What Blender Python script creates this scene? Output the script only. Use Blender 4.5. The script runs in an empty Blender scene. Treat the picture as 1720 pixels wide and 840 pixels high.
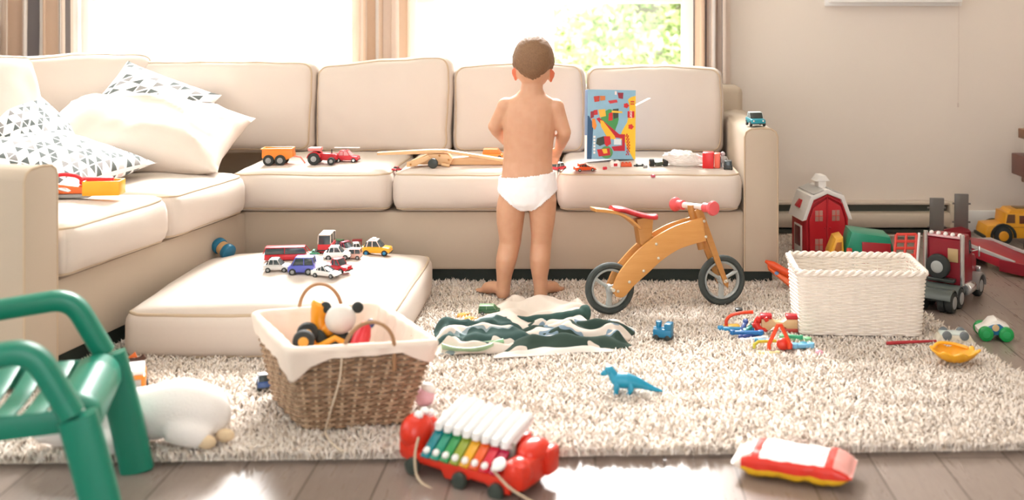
import bpy, bmesh, math, random
import numpy as np
from mathutils import Vector, Matrix, Euler, noise

PI = math.pi
random.seed(7)
RNG = np.random.default_rng(7)
scene = bpy.context.scene
COL = scene.collection

# ------------------------------------------------------------------ survey of the room
# metres; camera stands at the origin, eye height EYE, looking along +Y (towards the window wall)
FPX, EYE, YH, CX = 1800.0, 1.04, 20.0, 1000.0


def G(px, py, z=0.0):
    """point of the photograph -> spot on the level plane of height z"""
    Y = (EYE - z) * FPX / (py - YH)
    return Vector(((px - CX) / FPX * Y, Y, z))


def P(px, py, Y):
    """point of the photograph -> spot at distance Y from the camera"""
    return Vector(((px - CX) / FPX * Y, Y, EYE - (py - YH) * Y / FPX))


RUG = 0.030      # height of the pile
SEAT = 0.462     # top of the seat cushions

# ------------------------------------------------------------------ materials
def lin(h):
    h = h.lstrip('#')
    out = []
    for i in (0, 2, 4):
        c = int(h[i:i + 2], 16) / 255
        out.append(c / 12.92 if c <= 0.04045 else ((c + 0.055) / 1.055) ** 2.4)
    return (*out, 1.0)


class NT:
    def __init__(self, name):
        self.m = bpy.data.materials.new(name)
        self.m.use_nodes = True
        self.t = self.m.node_tree
        self.b = self.t.nodes['Principled BSDF']

    def n(self, kind, **kw):
        nd = self.t.nodes.new('ShaderNode' + kind)
        for k, v in kw.items():
            setattr(nd, k, v)
        return nd

    def l(self, a, b):
        self.t.links.new(a, b)

    def math(self, op, a, b=None, c=None):
        nd = self.n('Math', operation=op)
        for i, v in enumerate((a, b, c)):
            if v is None:
                continue
            if isinstance(v, (int, float)):
                nd.inputs[i].default_value = v
            else:
                self.l(v, nd.inputs[i])
        return nd.outputs[0]

    def mix(self, fac, a, b):
        nd = self.n('Mix', data_type='RGBA')
        for s, v in ((0, fac), (6, a), (7, b)):
            if isinstance(v, (int, float)):
                nd.inputs[s].default_value = v
            elif isinstance(v, tuple):
                nd.inputs[s].default_value = v
            else:
                self.l(v, nd.inputs[s])
        return nd.outputs[2]

    def coord(self, which='Object'):
        return self.n('TexCoord').outputs[which]

    def noise(self, vec, scale, detail=2.0, rough=0.5):
        nd = self.n('TexNoise')
        nd.inputs['Scale'].default_value = scale
        nd.inputs['Detail'].default_value = detail
        nd.inputs['Roughness'].default_value = rough
        if vec is not None:
            self.l(vec, nd.inputs['Vector'])
        return nd.outputs['Fac']

    def bump(self, height, strength, dist=0.01):
        nd = self.n('Bump')
        nd.inputs['Strength'].default_value = strength
        nd.inputs['Distance'].default_value = dist
        self.l(height, nd.inputs['Height'])
        self.l(nd.outputs[0], self.b.inputs['Normal'])


_mats = {}


def M(hexc, rough=0.45, metal=0.0, var=0.06, scale=60.0, bump=0.0, coat=0.0, sss=0.0, name=None):
    """plain procedural surface: one colour, slightly mottled"""
    key = (hexc, rough, metal, var, scale, bump, coat, sss)
    if key in _mats:
        return _mats[key]
    t = NT(name or 'surface_' + hexc.strip('#'))
    c = lin(hexc)
    nz = t.noise(t.coord(), scale, 3.0)
    a = tuple(min(1, v * (1 - var)) for v in c[:3]) + (1,)
    b = tuple(min(1, v * (1 + var)) for v in c[:3]) + (1,)
    t.l(t.mix(nz, a, b), t.b.inputs['Base Color'])
    t.b.inputs['Roughness'].default_value = rough
    t.b.inputs['Metallic'].default_value = metal
    t.b.inputs['Coat Weight'].default_value = coat
    if sss:
        t.b.inputs['Subsurface Weight'].default_value = sss
        t.b.inputs['Subsurface Radius'].default_value = (1.0, 0.35, 0.2)
        t.b.inputs['Subsurface Scale'].default_value = 0.008
    if bump:
        t.bump(nz, bump)
    _mats[key] = t.m
    return t.m


def plastic(h):
    return M(h, rough=0.32, var=0.02)


def fabric(hexc, name, weave=900.0, var=0.08, bump=0.25, rough=0.95):
    t = NT(name)
    co = t.coord()
    c = lin(hexc)
    w = t.noise(co, weave, 2.0)
    big = t.noise(co, 9.0, 3.0)
    f = t.math('ADD', t.math('MULTIPLY', w, 0.6), t.math('MULTIPLY', big, 0.4))
    a = tuple(v * (1 - var) for v in c[:3]) + (1,)
    b = tuple(min(1, v * (1 + var)) for v in c[:3]) + (1,)
    t.l(t.mix(f, a, b), t.b.inputs['Base Color'])
    t.b.inputs['Roughness'].default_value = rough
    t.b.inputs['Specular IOR Level'].default_value = 0.15
    t.b.inputs['Sheen Weight'].default_value = 0.12
    t.bump(w, bump, 0.002)
    return t.m


def wood(hexc, hexd, name, scale=14.0, rough=0.42):
    t = NT(name)
    mp = t.n('Mapping')
    mp.inputs['Scale'].default_value = (1.0, 9.0, 9.0)
    t.l(t.coord(), mp.inputs['Vector'])
    nz = t.noise(mp.outputs[0], scale, 5.0, 0.6)
    t.l(t.mix(nz, lin(hexd), lin(hexc)), t.b.inputs['Base Color'])
    t.b.inputs['Roughness'].default_value = rough
    t.bump(nz, 0.05, 0.002)
    return t.m


# ------------------------------------------------------------------ mesh builder
class MB:
    """collects shapes into one bmesh; build() links it as ONE mesh object"""

    def __init__(self):
        self.bm = bmesh.new()

    def _take(self, tb, mat=None, mi=0):
        mp = {}
        for v in tb.verts:
            mp[v] = self.bm.verts.new(mat @ v.co if mat is not None else v.co)
        for f in tb.faces:
            try:
                nf = self.bm.faces.new([mp[v] for v in f.verts])
                nf.material_index = mi
            except ValueError:
                pass
        tb.free()

    def box(self, c, s, rot=(0, 0, 0), bev=0.0, seg=2, mi=0, taper=None):
        tb = bmesh.new()
        bmesh.ops.create_cube(tb, size=1.0)
        for v in tb.verts:
            if taper and v.co.z > 0:
                v.co.x *= taper[0]
                v.co.y *= taper[1]
            v.co = Vector((v.co.x * s[0], v.co.y * s[1], v.co.z * s[2]))
        if bev:
            bmesh.ops.bevel(tb, geom=tb.edges[:], offset=min(bev, min(s) * 0.49), segments=seg, profile=0.5, affect='EDGES')
        self._take(tb, Matrix.Translation(Vector(c)) @ Euler(rot).to_matrix().to_4x4(), mi)
        return self

    def prism(self, pts, th, mat, bev=0.0, seg=2, mi=0):
        """polygon pts (x, y) extruded th along z (centred), placed by mat"""
        tb = bmesh.new()
        a = [tb.verts.new((p[0], p[1], -th / 2)) for p in pts]
        b = [tb.verts.new((p[0], p[1], th / 2)) for p in pts]
        n = len(pts)
        fa = tb.faces.new(a[::-1])
        fb = tb.faces.new(b)
        for i in range(n):
            tb.faces.new((a[i], a[(i + 1) % n], b[(i + 1) % n], b[i]))
        bmesh.ops.recalc_face_normals(tb, faces=tb.faces[:])
        if bev:
            es = list(set(list(fa.edges) + list(fb.edges)))
            bmesh.ops.bevel(tb, geom=es, offset=bev, segments=seg, profile=0.5, affect='EDGES')
        if n > 4:
            bmesh.ops.triangulate(tb, faces=[f for f in tb.faces if len(f.verts) > 4])
        self._take(tb, mat, mi)
        return self

    def side(self, pts, th, c=(0, 0, 0), bev=0.0, rz=0.0, mi=0):
        """outline in the x-z plane, thickness along y"""
        m = Matrix.Translation(Vector(c)) @ Matrix.Rotation(rz, 4, 'Z') @ Matrix.Rotation(PI / 2, 4, 'X')
        return self.prism(pts, th, m, bev, mi=mi)

    def tube(self, pts, r, seg=8, closed=False, mi=0, flat=1.0, caps=True):
        pts = [Vector(p) for p in pts]
        n = len(pts)
        rs = list(r) if hasattr(r, '__len__') else [r] * n
        up = None
        rings = []
        for i in range(n):
            if closed:
                t = pts[(i + 1) % n] - pts[i - 1]
            else:
                t = pts[min(i + 1, n - 1)] - pts[max(i - 1, 0)]
            t = t.normalized() if t.length > 1e-9 else Vector((0, 0, 1))
            if up is None:
                up = Vector((0, 0, 1)) if abs(t.z) < 0.9 else Vector((0, 1, 0))
            u = (up - t * up.dot(t))
            u = u.normalized() if u.length > 1e-6 else t.orthogonal().normalized()
            up = u
            w = t.cross(u)
            ring = []
            for k in range(seg):
                a = 2 * PI * k / seg
                ring.append(self.bm.verts.new(pts[i] + u * (math.cos(a) * rs[i] * flat) + w * (math.sin(a) * rs[i])))
            rings.append(ring)
        m = n if closed else n - 1
        for i in range(m):
            A, B = rings[i], rings[(i + 1) % n]
            for k in range(seg):
                f = self.bm.faces.new((A[k], A[(k + 1) % seg], B[(k + 1) % seg], B[k]))
                f.material_index = mi
        if not closed and caps:
            for ring, o in ((rings[0], -1), (rings[-1], 1)):
                f = self.bm.faces.new(ring if o > 0 else ring[::-1])
                f.material_index = mi
        return self

    def lathe(self, prof, o=(0, 0, 0), axis=(0, 0, 1), seg=20, mi=0):
        """profile (radius, along axis) turned about axis at o"""
        ax = Vector(axis).normalized()
        u = ax.orthogonal().normalized()
        w = ax.cross(u)
        o = Vector(o)
        rings = []
        for r, z in prof:
            if r < 1e-6:
                rings.append([self.bm.verts.new(o + ax * z)])
            else:
                rings.append([self.bm.verts.new(o + ax * z + u * (math.cos(2 * PI * k / seg) * r) + w * (math.sin(2 * PI * k / seg) * r)) for k in range(seg)])
        for A, B in zip(rings, rings[1:]):
            for k in range(seg):
                k2 = (k + 1) % seg
                if len(A) == 1 and len(B) == 1:
                    continue
                if len(A) == 1:
                    vs = (A[0], B[k2], B[k])
                elif len(B) == 1:
                    vs = (A[k], A[k2], B[0])
                else:
                    vs = (A[k], A[k2], B[k2], B[k])
                self.bm.faces.new(vs).material_index = mi
        for ring, rev in ((rings[0], True), (rings[-1], False)):
            if len(ring) > 1:
                self.bm.faces.new(ring[::-1] if rev else ring).material_index = mi
        return self

    def cyl(self, p0, p1, r, seg=18, bev=0.0, mi=0, r1=None):
        p0, p1 = Vector(p0), Vector(p1)
        L = (p1 - p0).length
        r1 = r if r1 is None else r1
        b = min(bev, L * 0.45, r * 0.45, r1 * 0.9)
        if b:
            pr = [(r - b, 0), (r - b * .3, b * .3), (r, b), (r1, L - b), (r1 - b * .3, L - b * .3), (r1 - b, L)]
        else:
            pr = [(r, 0), (r1, L)]
        return self.lathe(pr, p0, p1 - p0, seg, mi)

    def sph(self, c, rad, rot=(0, 0, 0), seg=20, rings=12, mi=0):
        tb = bmesh.new()
        bmesh.ops.create_uvsphere(tb, u_segments=seg, v_segments=rings, radius=1.0)
        rad = rad if hasattr(rad, '__len__') else (rad,) * 3
        self._take(tb, Matrix.Translation(Vector(c)) @ Euler(rot).to_matrix().to_4x4() @ Matrix.Diagonal((*rad, 1)), mi)
        return self

    def ring(self, c, R, r, axis=(0, 0, 1), seg=32, sec=8, mi=0, flat=1.0):
        ax = Vector(axis).normalized()
        u = ax.orthogonal().normalized()
        w = ax.cross(u)
        pts = [Vector(c) + u * (math.cos(2 * PI * k / seg) * R) + w * (math.sin(2 * PI * k / seg) * R) for k in range(seg)]
        rows = []
        for k in range(seg):
            rad = (pts[k] - Vector(c)).normalized()
            rows.append([self.bm.verts.new(pts[k] + rad * (math.cos(2 * PI * j / sec) * r) + ax * (math.sin(2 * PI * j / sec) * r * flat)) for j in range(sec)])
        for k in range(seg):
            A, B = rows[k], rows[(k + 1) % seg]
            for j in range(sec):
                self.bm.faces.new((A[j], A[(j + 1) % sec], B[(j + 1) % sec], B[j])).material_index = mi
        return self

    def grid(self, fn, nu, nv, closed_u=False, mi=0, uv=None):
        """sheet of points fn(u, v), u and v from 0 to 1"""
        rows = [[self.bm.verts.new(fn(i / (nu if closed_u else nu - 1), j / (nv - 1))) for i in range(nu)] for j in range(nv)]
        lay = None
        if uv:
            lay = self.bm.loops.layers.uv.verify()
        m = nu if closed_u else nu - 1
        for j in range(nv - 1):
            for i in range(m):
                i2 = (i + 1) % nu
                f = self.bm.faces.new((rows[j][i], rows[j][i2], rows[j + 1][i2], rows[j + 1][i]))
                f.material_index = mi(i / m, j / (nv - 1)) if callable(mi) else mi
                if lay:
                    for lp, (a, b) in zip(f.loops, ((i, j), (i + 1, j), (i + 1, j + 1), (i, j + 1))):
                        lp[lay].uv = (a / m, b / (nv - 1))
        return rows

    def build(self, name, mats, parent=None, smooth=True, angle=38, loc=None, fixn=True):
        if fixn:
            bmesh.ops.recalc_face_normals(self.bm, faces=self.bm.faces[:])
        me = bpy.data.meshes.new(name)
        self.bm.to_mesh(me)
        self.bm.free()
        for m in (mats if isinstance(mats, (list, tuple)) else [mats]):
            me.materials.append(m)
        if smooth:
            me.polygons.foreach_set('use_smooth', [True] * len(me.polygons))
            me.set_sharp_from_angle(angle=math.radians(angle))
        o = bpy.data.objects.new(name, me)
        COL.objects.link(o)
        if parent is not None:
            o.parent = parent
        if loc is not None:
            o.location = loc
        return o


def tag(o, label=None, cat=None, group=None, kind=None):
    if label:
        o['label'] = label
    if cat:
        o['category'] = cat
    if group:
        o['group'] = group
    if kind:
        o['kind'] = kind
    return o


def thing(name, label, cat, loc=(0, 0, 0), rz=0.0, group=None, rot=None):
    o = bpy.data.objects.new(name, None)
    o.empty_display_size = 0.05
    COL.objects.link(o)
    o.location = loc
    o.rotation_euler = rot if rot else (0, 0, rz)
    return tag(o, label, cat, group)


def copy_tree(o, parent=None):
    c = o.copy()
    COL.objects.link(c)
    c.parent = parent
    for ch in list(o.children):
        copy_tree(ch, c)
    return c


def arc(c, r, a0, a1, n, plane='xz'):
    out = []
    for i in range(n):
        a = a0 + (a1 - a0) * i / (n - 1)
        if plane == 'xz':
            out.append(Vector(c) + Vector((math.cos(a) * r, 0, math.sin(a) * r)))
        elif plane == 'xy':
            out.append(Vector(c) + Vector((math.cos(a) * r, math.sin(a) * r, 0)))
        else:
            out.append(Vector(c) + Vector((0, math.cos(a) * r, math.sin(a) * r)))
    return out


def spline(pts, n=8, closed=False):
    """Catmull-Rom through pts"""
    pts = [Vector(p) for p in pts]
    out = []
    m = len(pts)
    for i in range(m if closed else m - 1):
        if closed:
            p0, p1, p2, p3 = pts[i - 1], pts[i], pts[(i + 1) % m], pts[(i + 2) % m]
        else:
            p0, p1, p2, p3 = pts[max(i - 1, 0)], pts[i], pts[i + 1], pts[min(i + 2, m - 1)]
        for k in range(n):
            t = k / n
            out.append(0.5 * ((2 * p1) + (p2 - p0) * t + (2 * p0 - 5 * p1 + 4 * p2 - p3) * t * t + (3 * p1 - p0 - 3 * p2 + p3) * t ** 3))
    if not closed:
        out.append(pts[-1])
    return out


# ------------------------------------------------------------------ cushions
def cmap(a, b, c, h, r, bulge, seed, wr, R=0.0, ax=2):
    """point of a soft box: a, b, c from -1 to 1 on the box faces"""
    p = Vector((a * h[0], b * h[1], c * h[2]))
    if R:
        i, j = [k for k in range(3) if k != ax]
        dx = p[i] - max(-(h[i] - R), min(h[i] - R, p[i]))
        dy = p[j] - max(-(h[j] - R), min(h[j] - R, p[j]))
        L = math.hypot(dx, dy)
        if L > 1e-9 and dx and dy:
            k = max(abs(dx), abs(dy)) / L
            p[i] += dx * (k - 1)
            p[j] += dy * (k - 1)
    q = Vector([max(-(h[i] - r), min(h[i] - r, p[i])) for i in range(3)])
    d = p - q
    if d.length > 1e-9:
        p = q + d.normalized() * r
    A, B, C = 1 - a * a, 1 - b * b, 1 - c * c
    p.z += math.copysign(bulge[2] * abs(c) * (A * B) ** 0.7, c)
    p.y += math.copysign(bulge[1] * abs(b) * (A * C) ** 0.7, b)
    p.x += math.copysign(bulge[0] * abs(a) * (B * C) ** 0.7, a)
    s = Vector((seed * 3.1, seed * 1.7, seed))
    nv = noise.noise_vector(p * 5.5 + s) * wr + noise.noise_vector(p * 16 + s) * wr * 0.35
    return p + nv


def cushion(name, size, r, bulge, mats, parent=None, seed=0.0, wr=0.006, pipes='z', n=26, piping=0.0045, shape=None, R=0.0):
    """soft upholstered box with welted edges; the welt is a part of its own"""
    h = [s / 2 for s in size]
    f = lambda a, b, c: cmap(a, b, c, h, r, bulge, seed, wr, R, 'xyz'.index(pipes))
    g = (lambda a, b, c: shape(f(a, b, c), a, b, c)) if shape else f
    sp = lambda t: math.copysign(1 - (1 - abs(t)) ** 1.7, t)
    mb = MB()
    U = [sp(-1 + 2 * i / n) for i in range(n + 1)]
    m = max(8, n // 3)
    V = [sp(-1 + 2 * i / m) for i in range(m + 1)]
    thin = size.index(min(size))
    S = [V if i == thin else U for i in range(3)]

    def face(fix, val):
        o = [i for i in range(3) if i != fix]
        rows = []
        for u in S[o[0]]:
            row = []
            for v in S[o[1]]:
                abc = [0, 0, 0]
                abc[fix] = val
                abc[o[0]] = u
                abc[o[1]] = v
                row.append(mb.bm.verts.new(g(*abc)))
            rows.append(row)
        for A, B in zip(rows, rows[1:]):
            for k in range(len(A) - 1):
                mb.bm.faces.new((A[k], A[k + 1], B[k + 1], B[k]))
    for fx in range(3):
        face(fx, 1)
        face(fx, -1)
    bmesh.ops.remove_doubles(mb.bm, verts=mb.bm.verts[:], dist=1e-5)
    o = mb.build(name, mats[0], parent, angle=80)
    ax = 'xyz'.index(pipes)
    oth = [i for i in range(3) if i != ax]
    pb = MB()
    for val in (1, -1):
        loop = []
        K = 40
        for e in range(4):
            for k in range(K):
                t = -1 + 2 * k / K
                uv = ((t, -1), (1, t), (-t, 1), (-1, -t))[e]
                abc = [0, 0, 0]
                abc[ax] = val
                abc[oth[0]], abc[oth[1]] = uv
                loop.append(g(*abc))
        out = [loop[0]]
        for p in loop[1:]:
            if (p - out[-1]).length > 0.004:
                out.append(p)
        pb.tube(out, piping, 6, closed=True)
    pb.build('piping', mats[1], o, angle=80)
    return o


def pillow(name, w, d, t, mats, seed=0.0, wr=0.008, n=40, crease=0.0):
    """knife-edged throw pillow lying in its own x-y plane"""
    mb = MB()
    lay = mb.bm.loops.layers.uv.verify()
    s = Vector((seed, seed * 2.3, seed * 0.7))

    def top(u, v, sg):
        x, y = 2 * u - 1, 2 * v - 1
        e = max(0.0, (1 - x * x) * (1 - y * y))
        z = sg * t / 2 * e ** 0.56
        px = x * w / 2 * (1 - 0.07 * (1 - y * y) * abs(x) ** 3 * 1.0)
        py = y * d / 2 * (1 - 0.09 * (1 - x * x) * abs(y) ** 3 * 1.0)
        p = Vector((px, py, z))
        k = min(1.0, e * 3)
        p.z += k * wr * (noise.noise(p * 7 + s) + 0.6 * noise.noise(p * 17 + s))
        if crease:
            q = (px * 0.8 + py * 0.9) * 9 + noise.noise(p * 4 + s) * 2.0
            p.z += sg * k * crease * (-abs(math.sin(q)) ** 0.5 + 0.6)
        return p
    for sg in (1, -1):
        rows = [[mb.bm.verts.new(top(i / n, j / n, sg)) for i in range(n + 1)] for j in range(n + 1)]
        for j in range(n):
            for i in range(n):
                f = mb.bm.faces.new((rows[j][i], rows[j][i + 1], rows[j + 1][i + 1], rows[j + 1][i]))
                for lp, (a, b) in zip(f.loops, ((i, j), (i + 1, j), (i + 1, j + 1), (i, j + 1))):
                    lp[lay].uv = (a / n, b / n)
    bmesh.ops.remove_doubles(mb.bm, verts=mb.bm.verts[:], dist=1e-5)
    return mb.build(name, mats, None, angle=80)


def orient(loc, x, up):
    """matrix with local x along x, local z close to up"""
    x = Vector(x).normalized()
    z = Vector(up)
    z = (z - x * z.dot(x)).normalized()
    y = z.cross(x)
    m = Matrix((x, y, z)).transposed().to_4x4()
    m.translation = Vector(loc)
    return m


# ------------------------------------------------------------------ wicker
def loop_round(corners, r, n=6, per=0.012):
    """closed loop round a quad with rounded corners, evenly sampled (list of Vector)"""
    c = [Vector(p) for p in corners]
    pts = []
    for i in range(4):
        p, q, s = c[i - 1], c[i], c[(i + 1) % 4]
        a = q + (p - q).normalized() * r
        b = q + (s - q).normalized() * r
        for k in range(n + 1):
            t = k / n
            pts.append(a * (1 - t) ** 2 + q * 2 * t * (1 - t) + b * t * t)
    return pts


def resample(pts, n):
    P_ = pts + [pts[0]]
    L = [0]
    for a, b in zip(P_, P_[1:]):
        L.append(L[-1] + (b - a).length)
    out = []
    j = 0
    for i in range(n):
        d = L[-1] * i / n
        while L[j + 1] < d:
            j += 1
        t = (d - L[j]) / max(1e-9, L[j + 1] - L[j])
        out.append(P_[j].lerp(P_[j + 1], t))
    return out


def wicker(bot, top, stakes, rows, mi_fn=None, amp=0.0035, rr=None, skip=None):
    """woven wall between two loops: strands run round, in and out of upright stakes"""
    mb = MB()
    S = stakes * 4
    B, T = resample(bot, S), resample(top, S)
    cen = sum(B, Vector()) / S
    hgt = (T[0] - B[0]).length
    rad = rr or hgt / rows * 0.56
    for r in range(rows):
        f = (r + 0.5) / rows
        pts = []
        for i in range(S):
            p = B[i].lerp(T[i], f)
            tn = (B[(i + 1) % S] - B[i - 1]).normalized()
            nr = Vector((tn.y, -tn.x, 0))
            if nr.dot(p - cen) < 0:
                nr = -nr
            ph = math.cos(2 * PI * i / 8 + r * PI)
            pts.append(p + nr * amp * ph + Vector((0, 0, 0.0012 * noise.noise(Vector((i * .3, r * 1.7, 0))))))
        mb.tube(pts, rad, 5, closed=True, mi=(mi_fn(r) if mi_fn else 0))
    for k in range(stakes):
        i = k * 4
        mb.tube([B[i].lerp(T[i], t) for t in (0, .33, .66, 1)], amp * 0.8, 5, mi=(mi_fn(-1) if mi_fn else 0))
    return mb
# ------------------------------------------------------------------ the room
WY = 5.08                     # window wall
CEIL = 2.5
m_wall = fabric('#EAE0D6', 'painted_wall', weave=220, var=0.02, bump=0.05, rough=0.85)
m_white = M('#F2F1EF', rough=0.4, var=0.01)
m_ceil = M('#F4F2EE', rough=0.9, var=0.01)


def floor_material():
    t = NT('dark_plank_floor')
    mp = t.n('Mapping')
    mp.inputs['Rotation'].default_value = (0, 0, PI / 2)
    t.l(t.coord(), mp.inputs['Vector'])
    br = t.n('TexBrick')
    br.inputs['Color1'].default_value = lin('#8F8077')
    br.inputs['Color2'].default_value = lin('#A09188')
    br.inputs['Mortar'].default_value = lin('#51463F')
    br.inputs['Scale'].default_value = 1.0
    br.inputs['Mortar Size'].default_value = 0.0022
    br.inputs['Brick Width'].default_value = 1.25
    br.inputs['Row Height'].default_value = 0.16
    br.offset = 0.37
    t.l(mp.outputs[0], br.inputs['Vector'])
    m2 = t.n('Mapping')
    m2.inputs['Scale'].default_value = (14, 1.2, 1)
    t.l(t.coord(), m2.inputs['Vector'])
    g = t.noise(m2.outputs[0], 6.0, 6.0, 0.65)
    dk = t.mix(t.math('MULTIPLY', g, 0.55), br.outputs['Color'], lin('#5E5049'))
    t.l(dk, t.b.inputs['Base Color'])
    t.l(t.math('MULTIPLY_ADD', g, 0.14, 0.22), t.b.inputs['Roughness'])
    t.bump(t.math('SUBTRACT', t.math('MULTIPLY', g, 0.3), br.outputs['Fac']), 0.12, 0.002)
    return t.m


XL, XR = -3.3, 2.35
tag(MB().box(((XL + XR) / 2, 2.3, -0.05), (XR - XL + .24, 6.0, 0.1)).build('floor', floor_material()), kind='structure')
tag(MB().box(((XL + XR) / 2, 2.3, CEIL + 0.05), (XR - XL + .24, 6.0, 0.1)).build('ceiling', m_ceil), kind='structure')
tag(MB().box((XR + .06, 2.3, CEIL / 2), (0.12, 6.0, CEIL)).build('wall_right', m_wall), kind='structure')
wl = MB()
LW = (-.2, 3.3, .80, 2.3)
wl.box((XL - .06, 2.3, LW[2] / 2), (.12, 6.0, LW[2])).box((XL - .06, 2.3, (LW[3] + CEIL) / 2), (.12, 6.0, CEIL - LW[3]))
wl.box((XL - .06, (LW[0] - .7) / 2, (LW[2] + LW[3]) / 2), (.12, LW[0] + .7, LW[3] - LW[2]))
wl.box((XL - .06, (LW[1] + 5.3) / 2, (LW[2] + LW[3]) / 2), (.12, 5.3 - LW[1], LW[3] - LW[2]))
tag(wl.build('wall_left', m_wall), kind='structure')

# unseen wall behind the camera; its opening is added and sized for fill light
wf_ = MB()
FY0 = -.76
wf_.box(((XL - .8) / 2, FY0, CEIL / 2), (-.8 - XL, .12, CEIL)).box(((XR + .7) / 2, FY0, CEIL / 2), (XR - .7, .12, CEIL)).box((-.05, FY0, 2.3), (1.5, .12, .4))
tag(wf_.build('wall_front', m_wall), kind='structure')

# the window wall, built round its three openings
W1 = (-2.46, -1.10, 0.62, 2.25)
W2 = (-0.905, 0.47, 0.62, 2.25)
W3 = (1.115, 1.70, 1.115, 2.1)
xs = [XL, W1[0], W1[1], W2[0], W2[1], W3[0], W3[1], XR]
wb = MB()


def wall_piece(x0, x1, z0, z1):
    wb.box(((x0 + x1) / 2, WY + 0.07, (z0 + z1) / 2), (x1 - x0, 0.14, z1 - z0))


for i in range(7):
    w = {1: W1, 3: W2, 5: W3}.get(i)
    if w is None:
        wall_piece(xs[i], xs[i + 1], 0, CEIL)
    else:
        wall_piece(xs[i], xs[i + 1], 0, w[2])
        wall_piece(xs[i], xs[i + 1], w[3], CEIL)
tag(wb.build('wall_back', m_wall), kind='structure')


def glass_material():
    t = NT('window_glass')
    tr = t.n('BsdfTransparent')
    gl = t.n('BsdfGlossy')
    gl.inputs['Roughness'].default_value = 0.02
    mx = t.n('MixShader')
    mx.inputs[0].default_value = 0.04
    t.l(tr.outputs[0], mx.inputs[1])
    t.l(gl.outputs[0], mx.inputs[2])
    t.l(mx.outputs[0], t.t.nodes['Material Output'].inputs['Surface'])
    return t.m


m_glass = glass_material()


def window(idx, w, mull, rail):
    x0, x1, z0, z1 = w
    root = thing('window_%d' % idx, None, None, ((x0 + x1) / 2, WY + .06, z0))
    root['kind'] = 'structure'
    W, Hh = x1 - x0, z1 - z0
    f = MB()
    t = 0.055
    f.box((0, 0, t / 2), (W, 0.09, t), bev=.006).box((0, 0, Hh - t / 2), (W, 0.09, t), bev=.006)
    f.box((-W / 2 + t / 2, 0, Hh / 2), (t, 0.088, Hh), bev=.006).box((W / 2 - t / 2, 0, Hh / 2), (t, 0.088, Hh), bev=.006)
    for mx, mw in mull:
        f.box((mx - (x0 + x1) / 2, 0.006, Hh / 2), (mw, 0.07, Hh - .02), bev=.006)
    if rail:
        f.box((0, 0.0, rail - z0), (W - .02, 0.076, 0.05), bev=.006)
    a = f.build('frame', m_white, root)
    a['kind'] = 'structure'
    b = MB().box((0, 0.02, Hh / 2), (W - .06, 0.006, Hh - .06)).build('glass', m_glass, root)
    b['kind'] = 'structure'
    s = MB().box((0, -0.075, -0.016), (W + .03, 0.13, 0.032), bev=.006)
    if idx == 3:
        s.box((0, -0.07, -0.03), (W + .06, 0.03, 0.035), bev=.004)
    c = s.build('sill', m_white, root)
    c['kind'] = 'structure'
    return root


lw = thing('window_4', None, None, (XL - .06, (LW[0] + LW[1]) / 2, LW[2]))
lw['kind'] = 'structure'
fm = MB()
ly, lz = LW[1] - LW[0], LW[3] - LW[2]
for yy in (-ly / 2 + .027, 0, ly / 2 - .027):
    fm.box((0, yy, lz / 2), (.08, .055, lz), bev=.006)
for zz in (.027, lz - .027):
    fm.box((0, 0, zz), (.084, ly, .055), bev=.006)
fo_ = fm.build('frame', m_white, lw)
fo_['kind'] = 'structure'
go_ = MB().box((-.02, 0, lz / 2), (.006, ly - .06, lz - .06)).build('glass', m_glass, lw)
go_['kind'] = 'structure'
window(1, W1, [(-1.70, 0.062)], 1.115)
window(2, W2, [(-0.235, 0.07)], 1.105)
window(3, W3, [], None)
# blind with its pull cord over the small window
bl = thing('roller_blind', 'white blind lowered in the small window above the toys, with a long cord', 'blind', (1.41, WY - .012, 1.13))
MB().box((0, 0, 0.45), (0.60, 0.012, 0.88), bev=.003).build('blind_cloth', M('#F4F2F0', rough=.8), bl)
MB().tube([(0.305, -0.012, 0.2), (0.305, -0.012, -0.30), (0.302, -0.012, -0.515)], 0.0014, 6).lathe([(0, 0), (.004, .004), (.004, .02), (0, .024)], (0.302, -.012, -.54), seg=8).build('cord', M('#DDD0C6', rough=.7), bl)

# electric heater along the foot of the wall
hx0, hx1 = 0.60, 1.66
h = thing('baseboard_heater', 'long low cream heater on the wall behind the toy barn', 'heater', ((hx0 + hx1) / 2, WY - .001, 0.02))
hl = hx1 - hx0
prof = [(0, 0), (-.012, 0), (-.066, .012), (-.075, .03), (-.075, .062), (-.066, .077), (-.035, .082), (-.035, .072), (-.02, .03), (0, .02)]
mm = Matrix.Rotation(PI / 2, 4, 'Z') @ Matrix.Rotation(PI / 2, 4, 'X')
MB().prism([(-p[0], p[1]) for p in prof][::1], hl, Matrix.Scale(-1, 4, (0, 1, 0)) @ Matrix(((0, 0, 1, 0), (1, 0, 0, 0), (0, 1, 0, 0), (0, 0, 0, 1)))).build('front_panel', M('#CBBFAF', rough=.45), h)
MB().box((0, -.018, .098), (hl - .02, .03, .036)).build('grille_slot', M('#4C5149', rough=.6), h)
MB().box((0, -.03, .122), (hl, .058, .012), bev=.003).box((0, -.006, .06), (hl, .010, .12)).build('top_plate', M('#D8CCBE', rough=.45), h)
for sx in (-1, 1):
    MB().box((sx * (hl / 2 + .03), -.039, .062), (.065, .076, .126), bev=.006).build('end_cap', M('#D2C6B6', rough=.45), h)
MB().box((0, -.03, -.008), (hl, .05, .016)).build('gap_shade', M('#3F443C', rough=.6), h)  # dark box stands in for the shade in the gap under the heater
bb = MB().box((1.98, WY - .008, .05), (.6, .016, .1), bev=.003).build('baseboard_back', m_white)
bb['kind'] = 'structure'

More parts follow.
